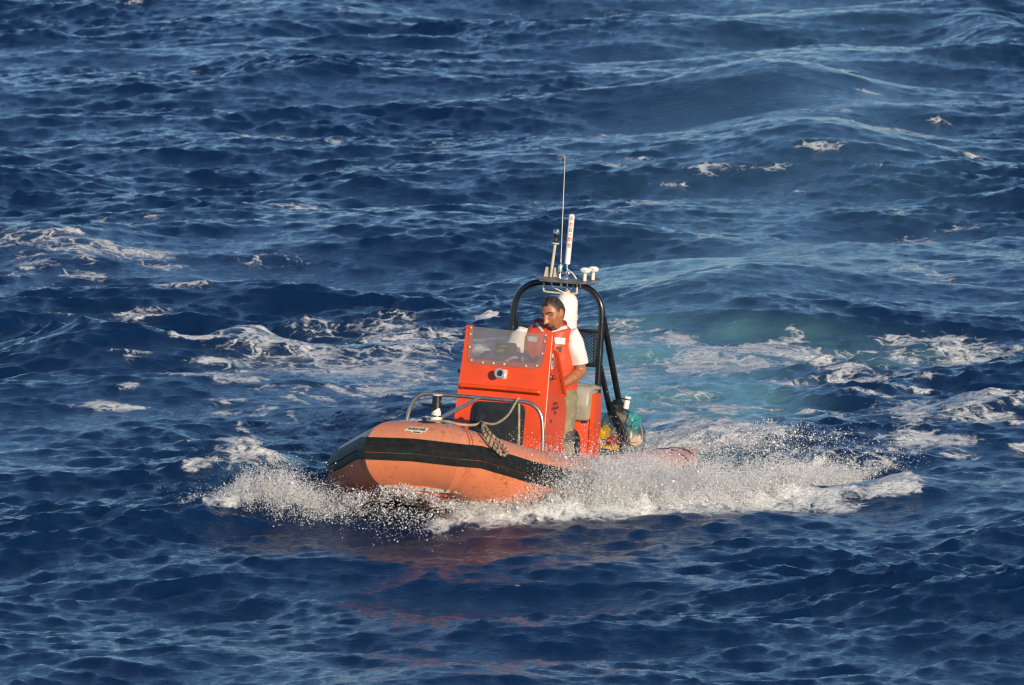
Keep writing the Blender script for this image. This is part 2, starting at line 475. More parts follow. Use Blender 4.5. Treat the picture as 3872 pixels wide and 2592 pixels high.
# lumpy relief where the foam lies thick
lump = sample(FI, 13.0, X * 1.7 + 4, Y * 1.7)[0]
thick = np.clip((foam - 0.68) / 0.3, 0, 1)
Z += thick * (0.015 + np.abs(lump) / (np.abs(lump).std() + 1e-6) * 0.009)
Zs = Z.copy()

nyy, nxx = X.shape
co = np.stack([PX_, PY_, Z], -1).reshape(-1, 3).astype(np.float32)
idx = np.arange(nyy * nxx).reshape(nyy, nxx)
quads = np.stack([idx[:-1, :-1], idx[:-1, 1:], idx[1:, 1:], idx[1:, :-1]], -1).reshape(-1, 4)
me = bpy.data.meshes.new('sea')
me.vertices.add(len(co)); me.vertices.foreach_set('co', co.ravel())
me.loops.add(quads.size); me.loops.foreach_set('vertex_index', quads.ravel().astype(np.int32))
me.polygons.add(len(quads))
me.polygons.foreach_set('loop_start', (np.arange(len(quads)) * 4).astype(np.int32))
me.polygons.foreach_set('use_smooth', np.ones(len(quads), bool))
me.update(calc_edges=True)
for nm, arr in (('foam', foam), ('aer', aer), ('crest', crest)):
    at = me.attributes.new(nm, 'FLOAT', 'POINT')
    at.data.foreach_set('value', arr.ravel().astype(np.float32))
sea = bpy.data.objects.new('sea', me)
COL.objects.link(sea)
sea['kind'] = 'structure'
sea['label'] = 'choppy deep blue sea with streaks of white foam'

m = NT('sea_water')
P = m.n('NewGeometry').outputs['Position']
a_foam = m.n('Attribute', attribute_name='foam').outputs['Fac']
a_aer = m.n('Attribute', attribute_name='aer').outputs['Fac']
a_cr = m.n('Attribute', attribute_name='crest').outputs['Fac']
# lacy foam: warped cells with holes, at two sizes
warp = m.n('TexNoise', {'Vector': P, 'Scale': 3.0, 'Detail': 4.0}).outputs['Color']
Pw = m.n('VectorMath', {0: P, 1: m.n('VectorMath', {0: warp, 'Scale': 0.55}, operation='SCALE').outputs[0]}, operation='ADD').outputs[0]
v1 = m.n('TexVoronoi', {'Vector': Pw, 'Scale': 4.2}, feature='DISTANCE_TO_EDGE').outputs['Distance']
v2 = m.n('TexVoronoi', {'Vector': Pw, 'Scale': 11.0}, feature='DISTANCE_TO_EDGE').outputs['Distance']
lace1 = m.step(v1, 0.0, 0.16, 1.0, 0.0)
lace2 = m.step(v2, 0.0, 0.22, 1.0, 0.0)
nz = m.noise(P, 1.5, 8, 0.6, 0.3)
nzc = m.step(nz, 0.3, 0.7)
nf = m.step(m.noise(Pw, 9.0, 7, 0.65), 0.32, 0.66)
pat = m.math('ADD', m.math('MULTIPLY', lace1, 0.26), m.math('MULTIPLY', lace2, 0.16))
pat = m.math('ADD', pat, m.math('MULTIPLY', nzc, 0.36))
pat = m.math('ADD', pat, m.math('MULTIPLY', nf, 0.22))
a_f2 = m.math('MAXIMUM', a_foam, m.math('MULTIPLY', a_cr, 0.58))
thr = m.math('SUBTRACT', 1.0, a_f2)
fm = m.n('MapRange', {0: pat, 1: m.math('SUBTRACT', thr, 0.15), 2: m.math('ADD', thr, 0.26), 3: 0.0, 4: 1.0}, interpolation_type='SMOOTHSTEP').outputs[0]
fm = m.math('MULTIPLY', fm, m.step(a_f2, 0.10, 0.3))
fmask = m.math('MINIMUM', m.math('MULTIPLY', fm, 1.0), 0.97)
deep = m.mix(m.noise(P, 0.25, 2), (0.0022, 0.0145, 0.052), (0.003, 0.019, 0.064))
aerm = m.math('MULTIPLY', a_aer, m.step(m.noise(P, 1.1, 5), 0.15, 0.6), clamp=True)
wcol = m.mix(aerm, deep, (0.15, 0.34, 0.36))
wcol = m.mix(m.math('MULTIPLY', a_foam, 0.30, clamp=True), wcol, (0.03, 0.075, 0.12))
rip = m.math('ADD', m.noise(P, 13.0, 5, 0.6), m.math('MULTIPLY', m.noise(P, 42.0, 4, 0.6), 0.45))
bmp = m.n('Bump', {'Height': rip, 'Strength': 0.55, 'Distance': 0.03})
water = m.n('BsdfPrincipled', {'Base Color': wcol, 'Roughness': 0.10, 'IOR': 1.333, 'Normal': bmp.outputs[0]})
fb = m.n('Bump', {'Height': m.noise(P, 26.0, 6, 0.65), 'Strength': 1.0, 'Distance': 0.05})
fcol = m.mix(m.step(m.noise(P, 7.0, 6, 0.65), 0.3, 0.65), (0.55, 0.57, 0.59), (0.86, 0.86, 0.84))
foam_b = m.n('BsdfPrincipled', {'Base Color': fcol, 'Roughness': 0.75, 'Specular IOR Level': 0.25, 'Normal': fb.outputs[0],
                               'Subsurface Weight': 0.0})
sh = m.n('MixShader', {0: fmask, 1: water.outputs[0], 2: foam_b.outputs[0]})
me.materials.append(m.surf(sh.outputs[0]))

# ------------------------------------------------------------------ materials of the boat
m = NT('weathered_orange_hypalon')
P = m.n('TexCoord').outputs['Object']
nz_ = m.n('SeparateXYZ', {0: m.n('TexCoord').outputs['Normal']}).outputs[2]
base = m.mix(m.step(m.noise(P, 2.4, 6, 0.6), 0.3, 0.7), (0.56, 0.170, 0.075), (0.64, 0.208, 0.098))
base = m.mix(m.math('MULTIPLY', m.step(nz_, 0.1, 0.8), 0.55), base, (0.58, 0.245, 0.140))          # sun-bleached upper side
big = m.step(m.noise(P, 1.7, 3), 0.42, 0.62)
spk = m.step(m.noise(m.n('Mapping', {'Vector': P, 'Scale': (1, 1, 2.2)}).outputs[0], 24, 6, 0.7), 0.54, 0.64)
base = m.mix(m.math('MULTIPLY', m.math('MULTIPLY', big, spk), 0.75), base, (0.14, 0.060, 0.035))      # black smudges, in patches
stk = m.step(m.noise(m.n('Mapping', {'Vector': P, 'Scale': (9, 9, 1.1)}).outputs[0], 2.2, 5, 0.6), 0.52, 0.72)
base = m.mix(m.math('MULTIPLY', stk, 0.28), base, (0.40, 0.105, 0.045))                               # run marks
bp_ = m.n('Bump', {'Height': m.noise(P, 120, 5), 'Strength': 0.12, 'Distance': 0.004})
bq_ = m.n('Bump', {'Height': m.noise(P, 7, 3), 'Strength': 0.25, 'Distance': 0.02, 'Normal': bp_.outputs[0]})
M_tube = m.surf(m.n('BsdfPrincipled', {'Base Color': base, 'Roughness': m.n('MapRange', {0: m.noise(P, 5, 5), 3: 0.34, 4: 0.58}).outputs[0], 'Normal': bq_.outputs[0]}).outputs[0])
M_seam = pbr('orange_seam_tape', (0.60, 0.165, 0.065), 0.55, var=0.10, scale=8)
M_black = pbr('black_rubber', (0.009, 0.010, 0.0095), 0.6, var=0.35, scale=22, spec=0.3, dirt=(0.06, 0.057, 0.05), dirt_amt=0.02, dirt_scale=40, bump=0.2, bump_scale=90)
M_cons = pbr('orange_red_paint', (0.67, 0.062, 0.006), 0.36, var=0.09, scale=3, dirt=(0.42, 0.075, 0.03), dirt_amt=0.10, dirt_scale=13, coat=0.12, bump=0.10, bump_scale=14)
M_hull = pbr('orange_red_hull_paint', (0.55, 0.085, 0.03), 0.35, var=0.10, scale=5)
M_chip = pbr('chipped_paint_edge', (0.80, 0.42, 0.25), 0.5, var=0.15, scale=20, dirt=(0.70, 0.09, 0.02), dirt_amt=0.30, dirt_scale=60)
M_strip = pbr('grey_aluminium_strip', (0.46, 0.43, 0.36), 0.45, metal=0.3, var=0.15, scale=20)
M_steel = pbr('dull_steel_tube', (0.42, 0.38, 0.33), 0.34, metal=0.85, var=0.15, scale=14, bump=0.05)
M_bolt = pbr('zinc_bolt', (0.74, 0.66, 0.52), 0.3, metal=0.35, var=0.1)
M_hornm = pbr('brushed_horn_steel', (0.50, 0.51, 0.53), 0.35, metal=0.5, var=0.1)
M_chrome = pbr('bright_steel', (0.72, 0.70, 0.66), 0.2, metal=1.0, var=0.06)
M_archp = pbr('glossy_black_paint', (0.010, 0.011, 0.013), 0.22, var=0.2, scale=10, dirt=(0.62, 0.55, 0.42), dirt_amt=-0.12, dirt_scale=20, coat=0.3)
M_postp = pbr('worn_black_paint', (0.012, 0.012, 0.012), 0.3, var=0.2, scale=14, dirt=(0.5, 0.46, 0.38), dirt_amt=0.0, dirt_scale=24)
M_postw = pbr('worn_white_paint', (0.66, 0.62, 0.55), 0.5, var=0.12, scale=20, dirt=(0.05, 0.04, 0.035), dirt_amt=0.02, dirt_scale=40)
M_plate = pbr('weathered_plate', (0.20, 0.19, 0.18), 0.5, metal=0.4, var=0.25, scale=12, dirt=(0.40, 0.28, 0.16), dirt_amt=0.12, dirt_scale=10)
M_white = pbr('white_plastic', (0.80, 0.76, 0.68), 0.35, var=0.04, scale=6)
M_whitev = pbr('white_vinyl', (0.82, 0.78, 0.72), 0.4, var=0.05, scale=5)
M_tan = pbr('tan_painted_metal', (0.52, 0.45, 0.34), 0.45, var=0.12, scale=12)
M_grey = pbr('grey_vinyl_cushion', (0.33, 0.30, 0.235), 0.42, var=0.12, scale=5, dirt=(0.17, 0.13, 0.09), dirt_amt=0.04, dirt_scale=9, bump=0.1, bump_scale=20)
M_hatch = pbr('black_hatch_plastic', (0.014, 0.015, 0.015), 0.45, var=0.2, scale=12, bump=0.1)
M_deck = pbr('grey_deck', (0.22, 0.22, 0.21), 0.7, var=0.15)
M_dark = pbr('dark_plastic', (0.018, 0.019, 0.022), 0.4, var=0.2)
M_blue = pbr('blue_cover', (0.05, 0.075, 0.30), 0.6, var=0.25, scale=16, bump=0.4, bump_scale=25)
M_redlens = pbr('red_lens', (0.28, 0.012, 0.012), 0.12, var=0.1, coat=0.5)
M_greenlens = pbr('green_lens', (0.01, 0.16, 0.08), 0.12, var=0.1, coat=0.5)
M_inkblk = pbr('black_ink', (0.02, 0.012, 0.02), 0.6, var=0.1)
M_inkred = pbr('red_ink', (0.60, 0.025, 0.015), 0.5, var=0.05)
M_inknavy = pbr('navy_ink', (0.03, 0.05, 0.14), 0.6, var=0.1)
M_inksky = pbr('light_blue_ink', (0.03, 0.33, 0.62), 0.5, var=0.05)
M_cream = pbr('cream_decal', (0.66, 0.58, 0.36), 0.5, var=0.1, scale=30)
M_amber = pbr('amber_plastic', (0.66, 0.24, 0.02), 0.4, var=0.1)
M_teal = pbr('teal_tape', (0.03, 0.30, 0.24), 0.4, var=0.1)
M_aqua = pbr('aqua_tape', (0.10, 0.42, 0.55), 0.4, var=0.1)

mm_ = NT('hazy_acrylic')
P = mm_.n('TexCoord').outputs['Object']
haze_d = mm_.n('BsdfDiffuse', {'Color': (0.42, 0.38, 0.34), 'Roughness': 0.3})
tr = mm_.n('BsdfTransparent', {'Color': (0.86, 0.86, 0.85)})
gl = mm_.n('BsdfGlossy', {'Color': (1, 1, 1), 'Roughness': 0.08})
f1 = mm_.n('MapRange', {0: mm_.noise(P, 5, 5), 3: 0.10, 4: 0.26}).outputs[0]
s1 = mm_.n('MixShader', {0: f1, 1: tr.outputs[0], 2: haze_d.outputs[0]})
s2 = mm_.n('MixShader', {0: mm_.n('Fresnel', {'IOR': 1.45}).outputs[0], 1: s1.outputs[0], 2: gl.outputs[0]})
M_screen = mm_.surf(s2.outputs[0])

mm_ = NT('clear_lens')
s1 = mm_.n('MixShader', {0: 0.35, 1: mm_.n('BsdfTransparent', {'Color': (0.8, 0.85, 0.9)}).outputs[0], 2: mm_.n('BsdfGlossy', {'Color': (0.9, 0.9, 0.9), 'Roughness': 0.05}).outputs[0]})
M_lens = mm_.surf(s1.outputs[0])

# ------------------------------------------------------------------ the inflatable boat
# local axes: x forward, y to port, z up, origin on the waterline below the console front
BM = Matrix.Rotation(R(-105), 4, 'Z') @ Matrix.Rotation(R(-3.5), 4, 'Y') @ Matrix.Rotation(R(-2.2), 4, 'X')
boat = empty('inflatable_boat', BM, 'orange rigid inflatable boat with red console speeding through the spray', 'boat')
def T(p): return BM @ Matrix.Translation(Vector(p))

TR = 0.242
stbd = [(-2.55, -0.87, -0.070), (-1.6, -0.90, -0.01), (-0.8, -0.905, 0.022), (0.0, -0.88, 0.050), (0.7, -0.815, 0.085), (1.35, -0.605, 0.170), (1.75, -0.395, 0.268), (2.10, -0.20, 0.360)]
side = spline(stbd, 5)
front = [np.array((2.10, y, 0.360 + 0.012 * (1 - (y / 0.20) ** 2))) for y in np.linspace(-0.20, 0.20, 5)]
port = [np.array((p[0], -p[1], p[2])) for p in side[::-1]]

def sweep_runs(prof, closed):
    """sweep a (outward, up) profile along the three straight-jointed runs of the collar, mitred at the bow corners"""
    runs = [side, front, port]
    full = side + front[1:] + port[1:]
    out = MB()
    Zu = np.array([0, 0, 1.0])
    for run in runs:
        rings = []
        for i, p in enumerate(run):
            j = min(range(len(full)), key=lambda q: np.linalg.norm(full[q] - p))
            a = full[max(j - 1, 0)]; b = full[min(j + 1, len(full) - 1)]
            ti = (p - a) if j > 0 else (b - p); to = (b - p) if j < len(full) - 1 else (p - a)
            ti = ti / np.linalg.norm(ti); to = to / np.linalg.norm(to)
            t = ti + to; t /= np.linalg.norm(t)
            cs = sqrt(max(0.15, (1 + ti @ to) / 2))
            s = np.cross(t, Zu); s /= np.linalg.norm(s)
            u = np.cross(s, t)
            rings.append([p + s * (a_ / cs) + u * b_ for a_, b_ in prof])
        out.loft(rings, caps=not closed or True, closed=True)
    return out

ncirc = 40
circ = [(TR * cos(2 * pi * k / ncirc), TR * sin(2 * pi * k / ncirc)) for k in range(ncirc)]
tb = sweep_runs(circ, True)
for sgn in (-1, 1):       # tapered tail cones
    p = np.array((-2.55, sgn * 0.87, -0.070))
    tb.lathe(p + np.array((0.0, 0, 0)), (-1, 0, -0.05), [(0, TR), (0.06, TR * 0.97), (0.13, TR * 0.86), (0.19, TR * 0.66), (0.22, TR * 0.3), (0.225, 0)], 32)
tb.obj('inflatable_collar', M_tube, boat)

def arc_prof(a0, a1, r0, r1, n=7):
    o = [(r1 * cos(R(a)), r1 * sin(R(a))) for a in np.linspace(a0, a1, n)]
    i = [(r0 * cos(R(a)), r0 * sin(R(a))) for a in np.linspace(a1, a0, n)]
    return o + i
for a0, a1, rr in ((20.6, 32.5, 0.011), (7.8, 19.8, 0.015), (-4.6, 6.9, 0.011)):
    sweep_runs(arc_prof(a0, a1, TR - 0.01, TR + rr), True).obj('rub_strake', M_black, boat)

def ring_band(i, off, width, run, mat, name, dr=0.004, arc=(0, 360)):
    """a thin tape wrapped round the collar"""
    p = run[i]; q = run[i + 1]
    t = (q - p) / np.linalg.norm(q - p)
    s = np.cross(t, [0, 0, 1.0]); s /= np.linalg.norm(s); u = np.cross(s, t)
    mb = MB(); rings = []
    for d in (off, off + width):
        c = p + t * d
        rings.append([c + (TR + dr) * (cos(R(a)) * s + sin(R(a)) * u) for a in np.linspace(arc[0], arc[1], 41)])
    rings = [[x - (x - (p + t * off)) * 0.02 for x in rings[0]]] + rings + [[x - (x - (p + t * (off + width))) * 0.02 for x in rings[1]]]
    mb.loft(rings, caps=False, closed=(arc[1] - arc[0]) >= 360)
    return mb.obj(name, mat, boat)
def miter_band(pc, run_dir, inset, width, name, mat, dr=0.0035):
    """tape beside a mitred bow corner, parallel to the joint"""
    pc = np.array(pc, float); t = np.array(run_dir, float); t /= np.linalg.norm(t)
    other = np.array((0, -1.0 if pc[1] < 0 else 1.0, 0)) * -1
    s = np.cross(t, [0, 0, 1.0]); s /= np.linalg.norm(s)
    if s[0] < 0: s = -s
    u = np.cross(s, t); 
    if u[2] < 0: u = -u
    return pc, t, s, u
# seams: two on the front tube, two on each flare
for sgn in (-1, 1):
    # on the front tube, mitred plane
    th_m = None
    for off, w in ((0.0, 0.012), (0.035, 0.010)):
        mb = MB(); rings = []
        a = np.array((1.75, sgn * 0.395, 0.268)); c = np.array((2.10, sgn * 0.20, 0.360))
        t = (c - a) / np.linalg.norm(c - a)
        s = np.cross([0, 0, 1.0], t) * (-sgn); s /= np.linalg.norm(s)
        if s[0] < 0: s = -s
        u = np.cross(t, s); u = u if u[2] > 0 else -u
        c0 = c - t * (off + 0.03) 
        for d in (0, w):
            rings.append([c0 - t * d + (TR + 0.0035) * (cos(R(q)) * s + sin(R(q)) * u)
                          + t * max(-0.2, (TR * cos(R(q)) * tan(R(31)) * 0.55)) for q in np.linspace(-170, 190, 49)])
        mb.loft(rings, caps=False, closed=True)
        mb.obj('seam_tape', M_seam, boat)

# black lifting patch on top of the bow tube
def bow_surface(y, ang, r=TR):
    return np.array((2.10 + r * cos(R(ang)), y, 0.371 + r * sin(R(ang))))
rings = []
for rr in np.linspace(0.001, 0.068, 6):
    rings.append([bow_surface(0.035 + rr * cos(q), 88 + np.degrees(rr * 0.75 * sin(q) / TR), TR + 0.005) for q in np.linspace(0, 2 * pi, 28, endpoint=False)])
MB().loft(rings, caps=False).obj('rubber_patch', M_black, boat)

# maker's plate on the bow: cream plaque with blue letters
S0 = 0.004
def plaque_pt(u, v, lift): # u across, v up (metres)
    return bow_surface(u, 52 + np.degrees(v / TR), TR + lift)
outl = rounded([(-0.092, -0.018), (-0.036, -0.020), (-0.024, -0.036), (0.038, -0.036), (0.046, -0.020), (0.062, -0.020), (0.086, 0.028), (-0.058, 0.028)], 0.003, 2)
mb = MB()
o_pts = [plaque_pt(u, v, 0.005) for u, v in outl]; cpt = plaque_pt(0, 0.0, 0.007)
k = len(outl)
mb.add(o_pts + [cpt], [(i, (i + 1) % k, k) for i in range(k)])
plq = mb.obj('name_plaque', M_cream, boat)
for txt, size, du, dv, shr in (('HURRICANE', 0.034, 0.0, 0.003, 0.25), ('ZODIAC', 0.014, 0.008, -0.027, 0.15)):
    vs, fs = text_mesh(txt, size, shear=shr, bold=0.0014)
    sx = 0.128 / (max(v[0] for v in vs) - min(v[0] for v in vs)) if txt == 'HURRICANE' else 1.0
    MB().add([plaque_pt(v[0] * sx + du, v[1] + dv, 0.0085) for v in vs], fs).obj('lettering', M_inknavy, plq)

# hull under the collar, with the bolted strip that clamps the tube
st = []
for x, yk, zk, yc, zc in ((-2.3, 0, -0.42, 0.80, -0.22), (-1.0, 0, -0.40, 0.82, -0.17), (0.2, 0, -0.34, 0.78, -0.09), (1.0, 0, -0.24, 0.62, 0.02), (1.6, 0, -0.10, 0.42, 0.10), (2.05, 0, 0.045, 0.245, 0.165), (2.20, 0, 0.11, 0.20, 0.17)):
    st.append([(x, -yc, zc), (x, -yc * 0.85, zc - 0.06), (x, -yc * 0.4, (zk * 0.6 + zc * 0.4) - 0.02), (x, 0, zk), (x, yc * 0.4, (zk * 0.6 + zc * 0.4) - 0.02), (x, yc * 0.85, zc - 0.06), (x, yc, zc), (x, yc * .5, zc + 0.05), (x, -yc * .5, zc + .05)])
MB().loft(st).obj('hull', M_hull, boat)
fp = [(1.30, -0.62, 0.055), (1.80, -0.40, 0.105), (2.185, -0.275, 0.150), (2.225, -0.262, 0.153), (2.225, 0.262, 0.150), (2.185, 0.275, 0.147), (1.80, 0.40, 0.105), (1.30, 0.62, 0.055)]
for a, b in ((2, 4), (4, 6), (1, 2)):
    pa, pb = np.array(fp[a if a != 2 else 3]), np.array(fp[b])
    if (a, b) == (1, 2): pa, pb = np.array(fp[1]), np.array(fp[2])
    if (a, b) == (4, 6): pa, pb = np.array(fp[5]), np.array(fp[6])
    t = (pb - pa) / np.linalg.norm(pb - pa); L = np.linalg.norm(pb - pa)
    nrm = np.cross(t, [0, 0, 1.0]); nrm /= np.linalg.norm(nrm)
    if nrm[0] < 0: nrm = -nrm
    up = np.cross(nrm, t); up = up if up[2] > 0 else -up
    mb = MB().prism([(0.005, -0.012), (L - 0.005, -0.012), (L - 0.005, 0.012), (0.005, 0.012)], 0.02, (pa - nrm * 0.006, t, up, nrm))
    so = mb.obj('clamp_strip', M_strip, boat)
    nb = int(L / 0.16) + 1
    for i in range(nb):
        q = pa + t * (0.035 + (L - 0.07) * (i / max(1, nb - 1))) + nrm * 0.014
        MB().lathe(q, nrm, [(0, 0.008), (0.004, 0.007), (0.006, 0.003)], 8).obj('bolt', M_dark, so)
    lip = MB().prism([(0.0, 0.012), (L, 0.012), (L, 0.022), (0, 0.022)], 0.026, (pa - nrm * 0.008, t, up, nrm))
    lip.obj('clamp_lip', M_seam, boat)
# deck and stern board
MB().prism([(-2.3, -0.72), (0.6, -0.70), (1.3, -0.45), (1.9, -0.16), (1.9, 0.16), (1.3, 0.45), (0.6, 0.70), (-2.3, 0.72)], 0.03, ((0, 0, 0.0), (1, 0, 0), (0, 1, 0), (0, 0, 1))).obj('deck', M_deck, boat)
MB().prism([(1.45, -0.42), (1.95, -0.16), (1.95, 0.16), (1.45, 0.42)], 0.03, ((0, 0, 0.40), (1, 0, 0), (0, 1, 0), (0, 0, 1))).obj('bow_deck', M_deck, boat)
MB().box((-2.34, -0.68, -0.3), (-2.28, 0.68, 0.06), 0.01).obj('transom', M_hull, boat)

# ------------------------------------------------------------------ bow rail, brace and mooring post
rx = 0.72
rp = [(rx, -0.515, 0.05), (rx, -0.50, 0.40), (rx, -0.488, 0.54), (rx, -0.46, 0.622), (rx, -0.417, 0.673), (rx, -0.355, 0.697), (rx, -0.20, 0.698), (rx, 0.0, 0.696),
      (rx, 0.20, 0.692), (rx, 0.335, 0.690), (rx, 0.41, 0.682), (rx, 0.468, 0.648), (rx, 0.502, 0.590), (rx, 0.516, 0.50), (rx, 0.522, 0.38), (rx, 0.53, 0.05)]
rail = MB().tube(spline(rp, 5), 0.0145, 12).obj('bow_rail', M_steel, boat)
MB().tube([(rx, 0.02, 0.688), (1.66, 0.0, 0.603)], 0.0145, 12).obj('rail_brace', M_steel, boat)
post = MB().lathe((1.75, 0, 0.50), (0, 0, 1), [(0, 0.052), (0.02, 0.052), (0.085, 0.050), (0.10, 0.046), (0.125, 0.040)], 24).obj('mooring_post', M_postw, boat)
MB().lathe((1.75, 0, 0.625), (0, 0, 1), [(0, 0.040), (0.02, 0.037), (0.05, 0.0345), (0.150, 0.0335)], 24).obj('post_barrel', M_postp, post)
MB().lathe((1.75, 0, 0.775), (0, 0, 1), [(0, 0.037), (0.008, 0.037), (0.010, 0.034)], 24).obj('post_cap', M_tan, post)
MB().tube([(1.75, -0.105, 0.704), (1.75, 0.105, 0.700)], 0.0105, 10).obj('cross_bar', M_postp, post)
# flake of bare white paint on the barrel
mb = MB(); fl = [(0.628, -60, 75), (0.645, -48, 72), (0.660, -30, 70), (0.672, -6, 62), (0.680, 18, 55), (0.688, 30, 46)]
mb.loft([[(1.75 + 0.0385 * cos(R(a)), 0.0385 * sin(R(a)), z) for a in np.linspace(a0, a1, 9)] for z, a0, a1 in fl], caps=False, closed=False).obj('bare_patch', M_postw, post)
for sgn in (-1, 1):
    MB().lathe((1.75, 0.05 * sgn, 0.585), (0.2, sgn, 0), [(0, 0.012), (0.012, 0.012), (0.022, 0.006)], 8).obj('bolt', M_steel, post)

# ------------------------------------------------------------------ console
NF = np.array((1, 0, 0.22)) / sqrt(1 + 0.22 ** 2)
VF = np.array((-0.22, 0, 1.0))          # up the raked front, per unit of z
def fp_(y, z, off=0.0): return np.array((0.088 - 0.22 * z, y, z)) + NF * off
cons = empty('console', BM, '', '')
for kk in ('label', 'category'): del cons[kk]
FR = (np.array((0.088, 0, 0)), (0, 1, 0), VF, NF)
def front_prism(poly, off, th, bevel=0.0):
    return MB().prism(poly, th, (np.array((0.088, 0, 0)) + NF * off, (0, 1, 0), VF, NF), bevel=bevel)
hw = lambda z: 0.352 - 0.0235 * z
cut = rounded([(-0.278, 1.14), (-0.262, 0.905), (0.248, 0.905), (0.262, 1.125)], [0, 0.05, 0.05, 0], 6)
outer = [(0.262, 1.132), (0.285, 1.140), (0.310, 1.142), (hw(1.12), 1.128), (hw(0.5), 0.5), (hw(0.05), 0.05), (-hw(0.05), 0.05), (-hw(0.5), 0.5), (-hw(1.12), 1.128), (-0.322, 1.146), (-0.284, 1.147)]
cons_front = front_prism(cut + outer, -0.02, 0.02).obj('console', M_cons, boat, smooth=False)
bpy.data.objects.remove(cons); cons = cons_front
sidep = rounded([(0.066, 0.05), (-0.155, 1.125), (-0.205, 1.11), (-0.240, 0.99), (-0.356, 0.852), (-0.509, 0.674), (-0.596, 0.605), (-0.628, 0.524), (-0.592, 0.41), (-0.570, 0.294), (-0.56, 0.05)], [0, 0.012, 0.02, 0.05, 0.1, 0.06, 0.05, 0.06, 0.08, 0.05, 0], 3)
for sgn in (-1, 1):
    bm_ = MB().prism([(x, z) for x, z in sidep], 0.018, ((0, 0, 0), (1, 0, 0), (0, 0, 1), (0, 1, 0)))
    vv = []
    for (x, y, z) in bm_.v:
        yo = hw(z) - 0.020 + y
        vv.append((x - 0.018, sgn * yo, z))
    bm_.v = vv
    if sgn < 0: bm_.f = [f[::-1] for f in bm_.f]
    bm_.obj('side_panel', M_cons, cons, smooth=False)
    # grab rail along the raked aft edge
    MB().tube(spline([(-0.20, sgn * 0.322, 1.015), (-0.222, sgn * 0.347, 0.998), (-0.262, sgn * 0.352, 0.952), (-0.38, sgn * 0.354, 0.818), (-0.50, sgn * 0.356, 0.676), (-0.512, sgn * 0.348, 0.660), (-0.508, sgn * 0.330, 0.655)], 4), 0.0125, 10).obj('side_handrail', M_cons, cons)
    # chipped corner bead
    if sgn < 0: continue
    mbz = MB().tube([(fp_(sgn * (hw(z) - 0.001), z, -0.002)) for z in np.linspace(0.08, 1.115, 24)], 0.0038, 6)
    mbz.obj('corner_bead', M_chip, cons)
# windscreen sheet with its bolts
scr = rounded([(-0.300, 1.140), (-0.290, 0.868), (0.275, 0.866), (0.289, 1.120)], [0.004, 0.065, 0.065, 0.004], 6)
ws_ = front_prism(scr, 0.002, 0.006).obj('windscreen', M_screen, cons, smooth=False)
for y, z in ((-0.289, 1.128), (-0.286, 1.082), (-0.281, 0.989), (-0.258, 0.896), (-0.172, 0.884), (-0.09, 0.884), (-0.009, 0.884), (0.155, 0.883), (0.236, 0.889), (0.268, 0.979), (0.274, 1.068), (0.277, 1.112)):
    MB().lathe(fp_(y, z, 0.008), NF, [(0, 0.0085), (0.004, 0.0085), (0.007, 0.006), (0.008, 0.001)], 10).obj('screen_bolt', M_bolt, cons)
# horn
hb = fp_(-0.017, 0.806, 0.0)
horn = MB().lathe(hb, NF, [(0, 0.030), (0.01, 0.030), (0.012, 0.024), (0.055, 0.023), (0.075, 0.030), (0.088, 0.036), (0.092, 0.036), (0.092, 0.025), (0.070, 0.018)], 28).obj('horn', M_hornm, cons)
MB().lathe(hb + NF * 0.072, NF, [(0, 0.0185), (0.008, 0.0185)], 20).obj('horn_throat', M_dark, cons)
MB().prism(rounded([(-0.030, -0.028), (0.034, -0.030), (0.040, 0.040), (-0.028, 0.040)], 0.014), 0.003, (hb + NF * 0.001, (0, 1, 0), VF, NF)).obj('horn_gasket', pbr('old_sealant', (0.55, 0.40, 0.28), 0.6, dirt=(0.7, 0.08, 0.02), dirt_amt=0.25, dirt_scale=30), cons)
# grab bar across the front
gp = [fp_(-0.302, 0.697, 0.0), fp_(-0.306, 0.702, 0.034), fp_(-0.290, 0.705, 0.052), fp_(0.0, 0.703, 0.055), fp_(0.262, 0.698, 0.052), fp_(0.280, 0.695, 0.034), fp_(0.278, 0.691, 0.0)]
MB().tube([gp[0]] + spline(gp[1:-1], 5) + [gp[-1]], 0.0150, 12).obj('grab_bar', M_cons, cons)
# hatch
hp = rounded([(-0.218, 0.17), (-0.212, 0.606), (0.186, 0.610), (0.196, 0.17)], [0.03, 0.062, 0.062, 0.03], 6)
hatch = front_prism(hp, 0.0, 0.016, bevel=0.006).obj('hatch', M_hatch, cons)
hp2 = rounded([(-0.182, 0.20), (-0.180, 0.578), (0.150, 0.582), (0.158, 0.20)], 0.05, 6)
front_prism(hp2, 0.014, 0.012, bevel=0.006).obj('hatch_lid', M_hatch, cons)
MB().lathe(fp_(-0.135, 0.493, 0.025), NF, [(0, 0.030), (0.005, 0.030), (0.006, 0.024), (0.002, 0.023), (0.002, 0.0)], 20).obj('hatch_latch', M_dark, cons)
front_prism([(-0.140, 0.468), (-0.130, 0.468), (-0.130, 0.518), (-0.140, 0.518)], 0.026, 0.008).obj('latch_bar', M_dark, cons)
# side lights
for sgn, mt in ((1, M_redlens), (-1, M_greenlens)):
    b = np.array((-0.145, sgn * hw(0.8), 0.812))
    MB().lathe(b, (0, sgn, 0), [(0, 0.026), (0.006, 0.026), (0.012, 0.019)], 18).obj('light_base', M_chrome, cons)
    MB().lathe(b + np.array((0, sgn * 0.012, 0)), (0.2, sgn, 0), [(0, 0.018), (0.014, 0.017), (0.026, 0.010), (0.030, 0.0)], 18).obj('side_light', mt, cons)
